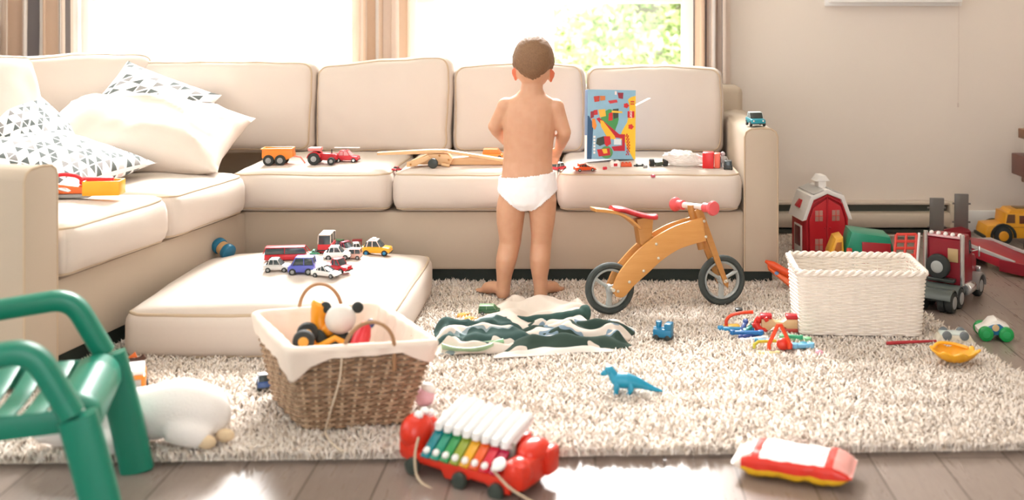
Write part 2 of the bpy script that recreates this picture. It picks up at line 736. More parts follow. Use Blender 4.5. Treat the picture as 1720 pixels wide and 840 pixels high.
# ------------------------------------------------------------------ curtains
def curtain(name, label, x0, x1, y, folds, stripes, seed, z0=.04, z1=2.42):
    pal = [M(c, rough=.95, var=.03) for c in ('#EFE3DA', '#E6D0BC', '#F6F2F0', '#8F898C', '#D9C8BA')]
    for m_ in pal:
        if not m_.get('thin'):
            m_['thin'] = 1
            nt = m_.node_tree
            tl = nt.nodes.new('ShaderNodeBsdfTranslucent')
            mx = nt.nodes.new('ShaderNodeMixShader')
            mx.inputs[0].default_value = .45
            ob = nt.nodes['Material Output']
            pb = nt.nodes['Principled BSDF']
            nt.links.new(pb.inputs['Base Color'].links[0].from_socket, tl.inputs['Color'])
            nt.links.new(pb.outputs[0], mx.inputs[1])
            nt.links.new(tl.outputs[0], mx.inputs[2])
            nt.links.new(mx.outputs[0], ob.inputs['Surface'])
    mb = MB()
    nu = 150
    W = x1 - x0

    def fn(u, v):
        a = u * folds * 2 * PI
        k = noise.noise(Vector((u * folds * .9, seed, v * .6)))
        dy = .035 * math.sin(a + k * 1.3)
        dx = .014 * math.sin(2 * a + k)
        flare = 1 + .06 * (1 - v)
        return Vector(((u - .5) * W * flare + dx + .012 * k, dy, z0 + (z1 - z0) * v))

    def mi(u, v):
        for a, b, c in stripes:
            if a <= u < b:
                return c
        return 0
    mb.grid(fn, nu, 14, mi=mi)
    o = mb.build(name, pal, None, angle=80, fixn=False)
    o.location = ((x0 + x1) / 2, y, 0)
    sm = o.modifiers.new('thickness', 'SOLIDIFY')
    sm.thickness = .003
    return tag(o, label, 'curtain', 'striped curtains at the windows')


curtain('curtain', 'striped curtain hanging nearest the pale cabinet by the corner', -2.78, -2.40, WY - .10, 4.5,
        [(.0, .16, 0), (.16, .3, 1), (.36, .40, 2), (.42, .45, 3), (.45, .58, 2), (.58, .68, 1), (.69, .715, 3), (.72, .78, 2), (.86, .885, 3), (.89, 1, 2)], 1.3)
curtain('curtain', 'beige curtain gathered between the two big windows', -1.115, -.865, WY - .10, 3.5,
        [(.0, .2, 0), (.2, .36, 1), (.36, .44, 2), (.44, .52, 1), (.53, .56, 3), (.57, .8, 0), (.8, .9, 1)], 4.1)
curtain('curtain', 'curtain with dark grey stripes hanging beside the bare right wall', .455, .615, WY - .10, 3.2,
        [(.0, .06, 3), (.06, .3, 1), (.3, .36, 2), (.37, .43, 3), (.45, .55, 2), (.56, .64, 4), (.66, .72, 3), (.74, .86, 0), (.87, .92, 3)], 7.7)
rod = MB().cyl((-2.9, WY - .10, 2.44), (.75, WY - .10, 2.44), .012, 12)
for x in (-2.9, .75):
    rod.sph((x, WY - .10, 2.44), .022, seg=12, rings=8)
tag(rod.build('curtain_rod', M('#4A443F', rough=.4, metal=.6)), 'dark metal curtain rod above the big windows', 'curtain rod')

# pale cabinet in the corner with a small framed picture standing on it
cb = thing('side_cabinet', 'pale beige cabinet in the corner left of the curtain', 'cabinet', (-3.02, WY - .17, 0))
MB().box((0, 0, .49), (.46, .3, .94), bev=.008).build('body', M('#E2D6C9', rough=.6), cb)
MB().box((0, 0, .971), (.48, .32, .022), bev=.005).build('top', M('#EBE2D6', rough=.5), cb)
MB().box((0, -.154, .49), (.40, .012, .84), bev=.004).build('door', M('#E2D6C9', rough=.6), cb)
pf = thing('book', 'dark blue patterned book on top of the pale cabinet', 'book', (-2.94, WY - .2, .983), .1)
MB().box((0, 0, .016), (.2, .14, .032), bev=.003).build('cover', M('#3E536F', rough=.5, var=.9, scale=45), pf)
MB().box((.004, -.0025, .016), (.198, .139, .024)).build('pages', M('#DAD5CB', rough=.8), pf)

# ------------------------------------------------------------------ outside
m_leaf = [M(c, rough=.6, var=.25, scale=3) for c in ('#C9D6A0', '#B3C487', '#DDE5BE', '#98AE72')]
tag(MB().box((0, 20, -.55), (60, 28, .1)).build('ground', M('#B9C49A', rough=.9)), kind='structure')


def tree(name, label, x, y, trunk_h, crown_c, crown_r, n, seed):
    root = thing(name, label, 'tree', (x, y, -.5), group='trees outside the right window')
    rng = random.Random(seed)
    t = MB()
    t.tube(spline([(0, 0, 0), (.05, 0, .5), (-.03, .03, 1.0), (.02, 0, trunk_h)], 4), [.09 - .004 * i for i in range(13)], 8)
    for k in range(14):
        a = rng.uniform(0, 2 * PI)
        z = rng.uniform(.5, trunk_h)
        L = crown_r * rng.uniform(.6, 1.0)
        t.tube([(0, 0, z), (math.cos(a) * L * .5, math.sin(a) * L * .5, z + .25), (math.cos(a) * L, math.sin(a) * L, z + .6)], [.03, .018, .006], 6)
    t.build('trunk', M('#A69C88', rough=.8), root)
    rr = np.random.default_rng(seed)
    u = rr.normal(size=(n, 3))
    u /= np.linalg.norm(u, axis=1)[:, None]
    rad = rr.uniform(.25, 1, n) ** .5
    c = u * rad[:, None] * np.array([crown_r, crown_r, crown_r * .95]) + np.array([0, 0, crown_c])
    keep = np.array([noise.noise(Vector(p) * 2.3) > -.22 for p in c])
    c = c[keep]
    n = len(c)
    d = rr.normal(size=(n, 3)); d /= np.linalg.norm(d, axis=1)[:, None]
    e = rr.normal(size=(n, 3)); e -= d * (d * e).sum(1)[:, None]; e /= np.linalg.norm(e, axis=1)[:, None]
    nn = np.cross(d, e)
    s = rr.uniform(.035, .065, n)[:, None]
    v = np.stack([c - d * s, c + e * s * .45 + nn * s * .1, c + d * s, c - e * s * .45 + nn * s * .1, ], 1).reshape(-1, 3)
    me = bpy.data.meshes.new('foliage')
    me.from_pydata(v.tolist(), [], np.arange(4 * n).reshape(-1, 4).tolist())
    for m_ in m_leaf:
        me.materials.append(m_)
    me.polygons.foreach_set('material_index', rr.integers(0, 4, n).tolist())
    o = bpy.data.objects.new('foliage', me)
    COL.objects.link(o)
    o.parent = root
    return root


tree('leafy_tree', 'pale green leafy tree close outside the right window', 0.55, 9.6, 1.9, 1.35, 1.05, 15000, 3)
tree('leafy_tree', 'darker leafy tree further back outside, behind the right jamb', 1.5, 12.0, 2.0, 1.6, 1.3, 9000, 5)
hs = thing('house', 'white house across the street, seen washed out through the left window', 'house', (-6.0, 17.0, -.5))
mh = M('#F6F5F3', rough=.8, var=.01)
MB().box((0, 2, 1.9), (9, 4, 3.8)).build('wall', mh, hs)
MB().prism([(-4.8, 0), (4.8, 0), (0, 2.2)], 4.6, Matrix.Translation((0, 2, 3.8)) @ Matrix.Rotation(PI / 2, 4, 'X')).build('roof', M('#D8D6D4', rough=.8), hs)
for wx, wz in ((-1.7, 1.15), (-1.15, 1.15), (1.15, 1.25), (1.75, 1.25), (2.9, 1.5)):
    f = MB().box((wx, -.03, wz), (.34, .06, .52)).build('window', M('#C9CACA', rough=.4), hs)
    MB().box((wx, -.065, wz), (.26, .012, .44)).build('pane', M('#A9AEAF', rough=.15), f)
MB().box((1.35, -.16, 1.78), (1.9, .3, .07)).build('porch_roof', M('#B5B3B1', rough=.7), hs)
MB().cyl((2.25, -.25, 0), (2.25, -.25, 1.75), .05, 10).build('porch_post', M('#C2C0BE', rough=.7), hs)
MB().box((-1.4, -.12, 1.62), (1.9, .22, .05)).build('canopy', M('#C4C2C0', rough=.7), hs)

# ------------------------------------------------------------------ shag rug
RC = [Vector((-2.15, 2.415, 0)), Vector((1.265, 2.525, 0)), Vector((.93, 4.86, 0)), Vector((-1.9, 4.86, 0))]
rug = thing('shag_rug', 'cream shaggy rug spread under the sofa and toys', 'rug', (0, 0, 0))
MB().prism([(p.x * .985, 2.44 + (p.y - 2.415) * .985) for p in RC], .012, Matrix.Translation((0, 0, .0065))).build('backing', M('#E6DBCD', rough=.95), rug)


def pile():
    sp = 0.0078
    xs_ = np.arange(-2.2, 1.3, sp)
    ys_ = np.arange(2.4, 4.87, sp)
    X, Y = np.meshgrid(xs_, ys_)
    X = (X + RNG.uniform(-.5, .5, X.shape) * sp).ravel()
    Y = (Y + RNG.uniform(-.5, .5, Y.shape) * sp).ravel()
    ok = np.ones(len(X), bool)
    for i in range(4):
        a, b = RC[i], RC[(i + 1) % 4]
        ok &= ((b.x - a.x) * (Y - a.y) - (b.y - a.y) * (X - a.x)) > 0
    # no pile is seen under the things that press it flat
    ok &= ~((Y > 4.034) & (X < .668))
    ok &= ~((X > -1.33) & (X < -.63) & (Y > 3.19) & (Y < 3.83))
    ok &= ~((X < -1.325 - (3.98 - Y) * .185) & (Y > 2.83))
    # whatever would be off the frame to the side
    ok &= (X > (-40 - CX) / FPX * Y)
    X, Y = X[ok], Y[ok]
    n = len(X)
    hgt = RNG.uniform(.020, .029, n) * (1 + .18 * np.sin(X * 21 + 3 * np.sin(Y * 9)) * np.sin(Y * 26 + 2 * np.sin(X * 11)))
    ang = RNG.uniform(0, 2 * PI, n)
    lean = RNG.uniform(.004, .020, n)
    dx, dy = np.cos(ang) * lean, np.sin(ang) * lean
    r = RNG.uniform(.0036, .0053, n)
    z0 = .010
    V = np.zeros((n, 7, 3), np.float32)
    a0 = RNG.uniform(0, 2 * PI, n)
    for k in range(3):
        a = a0 + k * 2 * PI / 3
        V[:, k, 0] = X + np.cos(a) * r * .8
        V[:, k, 1] = Y + np.sin(a) * r * .8
        V[:, k, 2] = z0
        V[:, 3 + k, 0] = X + dx * .5 + np.cos(a + .7) * r
        V[:, 3 + k, 1] = Y + dy * .5 + np.sin(a + .7) * r
        V[:, 3 + k, 2] = z0 + hgt * .68
    V[:, 6, 0] = X + dx * 1.2
    V[:, 6, 1] = Y + dy * 1.2
    V[:, 6, 2] = z0 + hgt
    base = np.array([[0, 1, 4], [0, 4, 3], [1, 2, 5], [1, 5, 4], [2, 0, 3], [2, 3, 5], [3, 4, 6], [4, 5, 6], [5, 3, 6]], np.int32)
    Fc = (np.arange(n, dtype=np.int32)[:, None, None] * 7 + base[None]).reshape(-1, 3)
    me = bpy.data.meshes.new('pile')
    me.vertices.add(n * 7)
    me.vertices.foreach_set('co', V.ravel())
    me.loops.add(Fc.size)
    me.loops.foreach_set('vertex_index', Fc.ravel())
    me.polygons.add(len(Fc))
    me.polygons.foreach_set('loop_start', np.arange(0, Fc.size, 3, dtype=np.int32))
    me.update(calc_edges=True)
    me.polygons.foreach_set('use_smooth', np.ones(len(Fc), bool))
    t = NT('wool_pile')
    nz = t.noise(t.coord(), 55.0, 3.0)
    b2 = t.noise(t.coord(), 170.0, 1.0)
    f = t.math('ADD', t.math('MULTIPLY', nz, .5), t.math('MULTIPLY', b2, .5))
    rp = t.n('ValToRGB')
    rp.color_ramp.elements[0].position = .36
    rp.color_ramp.elements[0].color = lin('#DDCCBA')
    rp.color_ramp.elements[1].position = .56
    rp.color_ramp.elements[1].color = lin('#F3EAE1')
    t.l(f, rp.inputs[0])
    t.l(rp.outputs[0], t.b.inputs['Base Color'])
    t.b.inputs['Roughness'].default_value = .95
    t.b.inputs['Specular IOR Level'].default_value = .1
    me.materials.append(t.m)
    o = bpy.data.objects.new('pile', me)
    COL.objects.link(o)
    o.parent = rug
    o['kind'] = 'stuff'
    print('tufts', n)


pile()

# ------------------------------------------------------------------ sofa
LINEN = '#BFB09E'
m_linen = fabric(LINEN, 'beige_linen_shaded', weave=700, var=.07)  # same linen as the cushions, darkened in colour for the shade on the frame
m_linen2 = fabric('#D3C7BD', 'beige_linen_lit', weave=700, var=.05)  # lighter copy of that linen, for the better lit cushions
m_pipe = fabric('#C2AE96', 'linen_welt', weave=900, var=.05)
m_plinth = M('#2F3A36', rough=.7)
SY = 4.0
A = Vector((-1.31, 3.98, 0))
th_ = math.radians(10.5)
UL = Vector((-math.sin(th_), -math.cos(th_), 0))      # along the short section, towards the camera
VL = Vector((-math.cos(th_), math.sin(th_), 0))       # into the short section
LROT = math.atan2(UL.y, UL.x)

sofa = thing('sectional_sofa', 'large beige linen corner sofa with loose cushions, along the windows', 'sofa', (0, 0, 0))
# long section
MB().box(((-2.3 + .556) / 2, (SY + 4.78) / 2 + .01, .186), (2.3 + .556, .80, .218), bev=.012).build('seat_base', m_linen, sofa)
bk = MB()
bk.box(((-2.3 + .655) / 2, 4.84, .38), (2.3 + .655, .19, .66), bev=.03, seg=3)
bk.build('back_frame', m_linen, sofa)
MB().box((-.8, 4.44, .0455), (2.88, .80, .062)).build('plinth', m_plinth, sofa)


def arm_mesh(Lw, T, Ht):
    """arm standing on x-y origin: thickness along x, front at y=0, running to y=Lw"""
    mb = MB()
    prof = [(-T / 2, 0), (T / 2, 0), (T / 2, Ht - .034), (T / 2 - .007, Ht - .015), (T / 2 - .024, Ht - .004), (0, Ht), (-T / 2 + .024, Ht - .004), (-T / 2 + .007, Ht - .015), (-T / 2, Ht - .034)]
    mb.prism(prof, Lw, Matrix.Translation((0, Lw / 2, 0)) @ Matrix.Rotation(PI / 2, 4, 'X'), bev=.010, seg=2)
    return mb, prof


am, prof = arm_mesh(.96, .125, .534)
arm = am.build('arm', m_linen, sofa, loc=(.617, SY - .015, .074))
pp = MB()
pp.tube([Vector((p[0] * .985, .004, p[1] * .997 + .001)) for p in prof], .004, 6, closed=True)
pp.build('piping', m_pipe, arm)
MB().box((.61, 4.44, .0455), (.105, .84, .062)).build('plinth', m_plinth, sofa)

# short section
def Lp(u, v, z=0):
    return A + UL * u + VL * v + Vector((0, 0, z))


def lmat(u, v, z):
    m = Matrix((UL, -VL * -1, Vector((0, 0, 1)))).transposed().to_4x4()
    m.translation = Lp(u, v, z)
    return m


lb = MB()
tb = bmesh.new()
bmesh.ops.create_cube(tb, size=1)
for v in tb.verts:
    v.co = Vector((v.co.x * 1.10, v.co.y * .95, v.co.z * .218))
bmesh.ops.bevel(tb, geom=tb.edges[:], offset=.014, segments=2, profile=.5, affect='EDGES')
lb._take(tb, lmat(.50, .475, .186))
lb.build('seat_base', m_linen, sofa)
lb = MB()
tb = bmesh.new()
bmesh.ops.create_cube(tb, size=1)
for v in tb.verts:
    v.co = Vector((v.co.x * 1.06, v.co.y * .8, v.co.z * .062))
lb._take(tb, lmat(.51, .44, .0455))
lb.build('plinth', m_plinth, sofa)
lb = MB()
tb = bmesh.new()
bmesh.ops.create_cube(tb, size=1)
for v in tb.verts:
    v.co = Vector((v.co.x * 1.0, v.co.y * .2, v.co.z * .66))
bmesh.ops.bevel(tb, geom=tb.edges[:], offset=.03, segments=3, profile=.5, affect='EDGES')
lb._take(tb, lmat(.63, 1.07, .38))
lb.build('back_frame', m_linen, sofa)
am, prof = arm_mesh(1.1, .13, .575)
arm = am.build('arm', m_linen, sofa)
mt = Matrix((UL * -1, VL, Vector((0, 0, 1)))).transposed().to_4x4()
mt.translation = Lp(1.105, -.02, .05)
arm.matrix_world = mt
arm.parent = sofa
pp = MB()
pp.tube([Vector((p[0] * .985, .004, p[1] * .997 + .001)) for p in prof], .004, 6, closed=True)
pp.build('piping', m_pipe, arm)


def flat_under(hz):
    def s(p, a, b, c):
        return Vector((p.x, p.y, max(p.z, -hz)))
    return s


def dented(sag):
    def s(p, a, b, c):
        return p + Vector((0, 0, -sag * max(0, 1 - a * a) * .4))
    return s


GC = 'seat cushions of the corner sofa'
for x0, x1, lab, sd in ((-1.36, -.760, 'beige seat cushion carrying the orange wagon and red tractor', 1.0),
                        (-.755, -.148, 'beige seat cushion under the wooden toy, beside the boy', 2.0),
                        (-.143, .546, 'beige seat cushion under the picture box, next to the arm', 3.0)):
    o = cushion('seat_cushion', (x1 - x0, .60, .150), .045, (.004, .022, .016), (m_linen2, m_pipe), seed=sd, wr=.004, R=.055, shape=flat_under(.073))
    o.location = ((x0 + x1) / 2, 3.965 + .30, .372)
    tag(o, lab, 'cushion', GC)
mcush = lambda u, v, z: lmat(u, v, z)
for u0, u1, lab, sd in ((.02, .515, 'beige seat cushion in the corner, under the white pillow', 4.0), (.52, 1.028, 'beige seat cushion next to the near arm, under the orange digger', 5.0)):
    o = cushion('seat_cushion', (u1 - u0, .62, .150), .045, (.004, .024, .016), (m_linen2, m_pipe), seed=sd, wr=.005, R=.06, shape=flat_under(.073))
    o.matrix_world = lmat((u0 + u1) / 2, .275, .372)
    tag(o, lab, 'cushion', GC)

GB = 'back cushions of the corner sofa'


def crown(k, tilt=0.0):
    def s(p, a, b, c):
        q = p.copy()
        up = (c + 1) / 2
        q.z += up * (k * (1 - a * a) + tilt * a)
        return q
    return s


for x0, x1, zt, kt, ti, lab, sd in ((-2.03, -1.185, .822, .006, .004, 'wide beige back cushion behind the white pillow', 11.0),
                                    (-1.175, -.608, .822, .006, .022, 'beige back cushion with a slanting top edge, below the middle curtain', 12.0),
                                    (-.598, -.043, .808, .006, .0, 'beige back cushion directly behind the boy', 13.0),
                                    (-.033, .538, .795, .014, -.002, 'beige back cushion behind the picture box, nearest the bare wall', 14.0)):
    hh = zt - .44
    o = cushion('back_cushion', (x1 - x0, .19, hh), .035, (.004, .026, .004), (m_linen2, m_pipe), seed=sd, wr=.0095, R=.065, n=34, pipes='y', shape=crown(kt, ti))
    o.location = ((x0 + x1) / 2, 4.592, .44 + hh / 2)
    o.rotation_euler = (-.13, 0, -.035)
    tag(o, lab, 'cushion', GB)
o = cushion('back_cushion', (.56, .18, .40), .05, (.006, .03, .004), (m_linen2, m_pipe), seed=15.0, wr=.009, pipes='y', shape=crown(.01))
o.location = (-2.13, 4.43, .655)
o.rotation_euler = (-.2, 0, math.radians(38))
tag(o, 'beige back cushion set slantwise in the corner of the sofa', 'cushion', GB)
o = cushion('back_cushion', (.62, .18, .42), .05, (.006, .03, .004), (m_linen2, m_pipe), seed=16.0, wr=.009, pipes='y', shape=crown(.01))
o.location = Lp(.52, .735, .665)
o.rotation_euler = (-.24, 0, math.radians(90 - 10.5))
tag(o, 'brightly lit beige back cushion of the short section, behind the patterned pillows', 'cushion', GB)


def tri_pattern(n, name, cols=('#59605F', '#8E8C8C', '#D9C6C6', '#F3F2F1', '#F3F2F1')):
    t = NT(name)
    sx = t.n('SeparateXYZ')
    uvn = t.n('UVMap')
    t.l(uvn.outputs[0], sx.inputs[0])
    u = t.math('MULTIPLY', sx.outputs[0], n)
    v = t.math('MULTIPLY', sx.outputs[1], n)
    fu, fv = t.math('FRACT', u), t.math('FRACT', v)
    tri = t.math('GREATER_THAN', fu, fv)
    cx = t.n('CombineXYZ')
    t.l(t.math('FLOOR', u), cx.inputs[0])
    t.l(t.math('FLOOR', v), cx.inputs[1])
    t.l(tri, cx.inputs[2])
    wn = t.n('TexWhiteNoise', noise_dimensions='3D')
    t.l(cx.outputs[0], wn.inputs['Vector'])
    rp = t.n('ValToRGB')
    rp.color_ramp.interpolation = 'CONSTANT'
    el = rp.color_ramp.elements
    el[0].position = 0
    el[0].color = lin(cols[0])
    el[1].position = .34
    el[1].color = lin(cols[1])
    for p, c in ((.52, cols[2]), (.62, cols[3])):
        e = el.new(p)
        e.color = lin(c)
    t.l(wn.outputs['Value'], rp.inputs[0])
    d = t.math('ABSOLUTE', t.math('SUBTRACT', fu, fv))
    ed = t.math('MINIMUM', d, t.math('MINIMUM', fu, fv))
    line = t.math('LESS_THAN', ed, .12)
    t.l(t.mix(line, rp.outputs[0], lin('#F4F3F2')), t.b.inputs['Base Color'])
    t.b.inputs['Roughness'].default_value = .95
    return t.m


GP = 'throw pillows on the corner sofa'
m_white_linen = fabric('#D9CDC2', 'white_linen_pillow', weave=600, var=.04)
o = pillow('throw_pillow', .72, .48, .27, m_white_linen, seed=2.0, wr=.014, crease=.022)
o.matrix_world = Matrix.Translation((-1.705, 4.02, .580)) @ Matrix.Rotation(math.radians(3), 4, 'Z') @ Matrix.Rotation(math.radians(6), 4, 'Y') @ Matrix.Rotation(math.radians(18), 4, 'X')
tag(o, 'plain creamy white pillow slumped in the corner of the sofa', 'pillow', GP)
o = pillow('throw_pillow', .42, .42, .15, tri_pattern(9, 'triangle_print'), seed=5.0, wr=.006)
o.matrix_world = Matrix.Translation((-1.79, 4.27, .635)) @ Matrix.Rotation(math.radians(18), 4, 'Z') @ Matrix.Rotation(math.radians(46), 4, 'X') @ Matrix.Rotation(math.radians(-28), 4, 'Z')
tag(o, 'pillow printed with grey triangles, propped behind the white pillow', 'pillow', GP)
m_t2 = tri_pattern(12, 'triangle_print_fine')
o = pillow('throw_pillow', .50, .50, .15, m_t2, seed=8.0, wr=.008)
o.matrix_world = Matrix.Translation((-1.82, 3.56, .545)) @ Matrix.Rotation(math.radians(70), 4, 'Z') @ Matrix.Rotation(math.radians(11), 4, 'X') @ Matrix.Rotation(math.radians(12), 4, 'Z')
tag(o, 'triangle print pillow lying almost flat beside the near arm of the sofa', 'pillow', GP)
o = pillow('throw_pillow', .40, .40, .12, m_t2, seed=9.0, wr=.006)
o.matrix_world = Matrix.Translation((-1.97, 3.72, .625)) @ Matrix.Rotation(math.radians(76), 4, 'Z') @ Matrix.Rotation(math.radians(40), 4, 'X')
tag(o, 'triangle print pillow leaning upright on the back of the short section', 'pillow', GP)

# big loose cushion on the floor
o = cushion('floor_cushion', (.80, .745, .140), .035, (.008, .008, .062), (m_linen2, m_pipe), seed=21.0, wr=.003, n=34, piping=.0055, R=.06, shape=flat_under(.066))
o.location = (-.985, 3.505, .090)
tag(o, 'big square beige cushion lying on the rug, covered with toy cars', 'floor cushion')
# ------------------------------------------------------------------ the boy
m_skin = M('#E0AC8C', rough=.55, var=.03, scale=25, sss=.12)
BY = 3.80
SB = FPX / BY                                  # px per metre at the boy


def body():
    mb = MB()

    def B(px, py, dy=0.0):
        return P(px, py, BY + dy)

    def limb(rows, seg=20):
        """rows: (px, py, half width px, half depth m, dy, tilt of depth)"""
        rings = []
        for px, py, hw, dp, dy in rows:
            c = B(px, py, dy)
            w_ = hw / SB
            rings.append([mb.bm.verts.new(c + Vector((math.cos(2 * PI * k / seg) * w_, math.sin(2 * PI * k / seg) * dp, 0))) for k in range(seg)])
        for R0, R1 in zip(rings, rings[1:]):
            for k in range(seg):
                mb.bm.faces.new((R0[k], R0[(k + 1) % seg], R1[(k + 1) % seg], R1[k]))
        mb.bm.faces.new(rings[0])
        mb.bm.faces.new(rings[-1][::-1])

    # trunk and neck
    limb([(895, 126, 15, .040, .005), (894, 140, 18, .040, .0), (893, 150, 19, .040, 0), (892, 158, 25, .042, 0), (891, 166, 38, .048, 0), (891, 176, 44, .056, 0), (890, 190, 46, .066, 0.004),
          (889, 210, 45, .070, .006), (888, 232, 43, .069, .010), (887, 252, 41.5, .069, .016), (886, 270, 41.5, .070, .016), (886, 288, 43, .074, .010),
          (886, 305, 45.5, .080, .003), (886, 322, 47, .084, 0), (886, 336, 44, .080, 0), (886, 346, 34, .060, .004)])
    # legs
    limb([(864, 318, 22, .066, .0), (861, 335, 25, .070, 0), (858, 352, 24.5, .066, 0), (857, 372, 23, .060, .004), (857, 392, 20, .052, .008), (857, 406, 18.5, .047, .010),
          (854, 420, 18.2, .048, .004), (851, 434, 18, .049, -.002), (849, 448, 16, .045, 0), (847, 464, 13, .037, .004), (846, 480, 11.5, .033, .006), (845, 492, 11.5, .034, .006), (845, 499, 10, .03, .008)])
    limb([(908, 318, 22, .066, .0), (911, 335, 24, .070, 0), (911, 352, 23, .066, 0), (911, 372, 21, .060, .004), (910, 392, 18.5, .052, .008), (909, 406, 17.5, .047, .010),
          (908, 420, 17.5, .048, .004), (907, 434, 17.5, .049, -.002), (907, 450, 16, .045, 0), (907, 466, 13, .037, .002), (908, 482, 11.5, .033, .0), (908, 495, 11.5, .034, 0), (908, 502, 10, .03, .002)])
    # feet: heel, instep, toes, turned outwards
    for hx, hy, dirx, diry, dy in ((845, 498, -.72, .69, .0), (908, 502, .50, .86, -.004)):
        h = B(hx, hy, dy)
        h.z = RUG - .002
        d = Vector((dirx, diry, 0)).normalized()
        s = Vector((-d.y, d.x, 0))
        mb.tube([h + d * t + Vector((0, 0, z)) for t, z in ((-.022, .024), (-.008, .026), (.03, .030), (.06, .025), (.085, .018), (.10, .013))], [.014, .024, .026, .027, .027, .016], 14, flat=.8)
        for k, (o_, L, r_) in enumerate(((-.021, .122, .0085), (-.010, .124, .0068), (0.0, .120, .0064), (.010, .114, .006), (.019, .106, .0056))):
            sg = -1 if dirx < 0 else 1
            mb.tube([h + d * .085 + s * o_ * sg + Vector((0, 0, .012)), h + d * (L - .012) + s * o_ * sg * 1.05 + Vector((0, 0, .010)), h + d * L + s * o_ * sg * 1.05 + Vector((0, 0, .007))], [r_, r_, r_ * .7], 8)
    # shoulders and arms
    Lsh, Lel, Lwr = B(850, 180, 0), B(831, 212, .02), B(850, 238, .135)
    Rsh, Rel, Rwr = B(933, 182, 0), B(948, 222, -.002), B(940, 248, .085)
    for sh, el, wr in ((Lsh, Lel, Lwr), (Rsh, Rel, Rwr)):
        mb.tube([sh + Vector((0, 0, .012)), sh, sh.lerp(el, .4), sh.lerp(el, .8), el, el.lerp(wr, .25), el.lerp(wr, .6), wr],
                [.026, .032, .0285, .0255, .0245, .0255, .0215, .0175], 16)
        mb.sph(sh + Vector((0, 0, .004)), (.032, .034, .031))
        mb.sph(el, .0245)
    # hands: palm, four bent fingers and the thumb from its side
    for wr, el, inward in ((Lwr, Lel, 1), (Rwr, Rel, -1)):
        f = (wr - el).normalized()
        f = (f + Vector((inward * .35, .25, -.35))).normalized()
        side = Vector((inward, 0, 0))
        side = (side - f * side.dot(f)).normalized()
        dn = f.cross(side).normalized()
        if dn.z > 0:
            dn = -dn
        mb.tube([wr, wr + f * .015, wr + f * .034, wr + f * .05], [.0165, .019, .022, .019], 12, flat=.62)
        for k, (o_, L) in enumerate(((.016, .034), (.0055, .039), (-.005, .036), (-.0155, .028))):
            b = wr + f * .046 + side * o_
            m1 = b + f * L * .5 + dn * .003
            m2 = b + f * L * .82 + dn * .014
            m3 = b + f * L * .86 + dn * .024
            mb.tube([b - f * .008, b, m1, m2, m3], [.0062, .0064, .0060, .0054, .0044], 8)
        t0 = wr + f * .018 + side * .012
        mb.tube([t0, t0 + side * .014 + f * .012 + dn * .004, t0 + side * .016 + f * .026 + dn * .012, t0 + side * .012 + f * .036 + dn * .018], [.008, .0076, .0066, .005], 8)
    # head, face turned away and a little down
    hc = B(896, 104, .01)
    mb.sph(hc, (.0695, .083, .090), rot=(-.12, 0, 0), seg=28, rings=18)
    mb.sph(hc + Vector((0, .030, -.042)), (.055, .052, .052))            # jaw and cheeks
    mb.sph(hc + Vector((0, .070, -.082)), (.022, .016, .014))            # chin
    mb.sph(hc + Vector((0, .085, -.040)), (.0105, .014, .013))           # nose
    mb.sph(hc + Vector((0, .083, -.028)), (.007, .010, .018))
    for sx in (-1, 1):
        mb.sph(hc + Vector((sx * .034, .060, -.046)), (.022, .02, .022))  # cheeks
        mb.sph(hc + Vector((sx * .026, .072, .006)), (.020, .010, .007))  # brow
    mb.sph(hc + Vector((0, .081, -.0605)), (.019, .008, .005))           # lips
    mb.sph(hc + Vector((0, .081, -.068)), (.017, .008, .005))
    # ears
    for px, py, sx in ((864.5, 124, -1), (926.5, 127, 1)):
        e = B(px, py, -.002)
        mb.sph(e, (.0065, .017, .021), rot=(.2, sx * .35, sx * -.55))
        mb.sph(e + Vector((sx * -.003, .006, -.016)), (.006, .009, .010))
    me = bpy.data.meshes.new('tmp')
    bmesh.ops.recalc_face_normals(mb.bm, faces=mb.bm.faces[:])
    mb.bm.to_mesh(me)
    mb.bm.free()
    o = bpy.data.objects.new('tmp', me)
    COL.objects.link(o)
    r = o.modifiers.new('r', 'REMESH')
    r.mode = 'VOXEL'
    r.voxel_size = .0036
    r.use_smooth_shade = True
    s = o.modifiers.new('s', 'SMOOTH')
    s.factor = .5
    s.iterations = 7
    dg = bpy.context.evaluated_depsgraph_get()
    out = bpy.data.meshes.new_from_object(o.evaluated_get(dg))
    bpy.data.objects.remove(o)
    return out, hc


bm_mesh, HC = body()
bm_mesh.name = 'person'


def skin_zones():
    t = NT('skin')
    co = t.coord()
    nz = t.noise(co, 30, 3)
    base = t.mix(nz, lin('#C69374'), lin('#D4A688'))
    t.l(base, t.b.inputs['Base Color'])
    t.b.inputs['Roughness'].default_value = .5
    t.b.inputs['Subsurface Weight'].default_value = .15
    t.b.inputs['Subsurface Radius'].default_value = (1, .3, .15)
    t.b.inputs['Subsurface Scale'].default_value = .012
    return t.m


bm_mesh.materials.clear()
bm_mesh.materials.append(skin_zones())
bm_mesh.materials.append(M('#D4704E', rough=.55, var=.05, sss=.3))
for p in bm_mesh.polygons:
    p.use_smooth = True
    c = p.center
    if abs(c.z - (HC.z - .045)) < .03 and abs(c.x - HC.x) > .060 and c.y < HC.y + .03:
        p.material_index = 1
boy = bpy.data.objects.new('person', bm_mesh)
COL.objects.link(boy)
tag(boy, 'small boy in white briefs, seen from behind, standing at the sofa', 'person')

# eyes (the face looks towards the windows)
for sx in (-1, 1):
    e = HC + Vector((sx * .027, .074, -.012))
    MB().sph(e, (.0105, .008, .0085)).sph(e + Vector((0, .005, 0)), (.0052, .004, .0052), mi=1).build('eye', [M('#F0ECE8', rough=.2), M('#3A2A20', rough=.2)], boy)

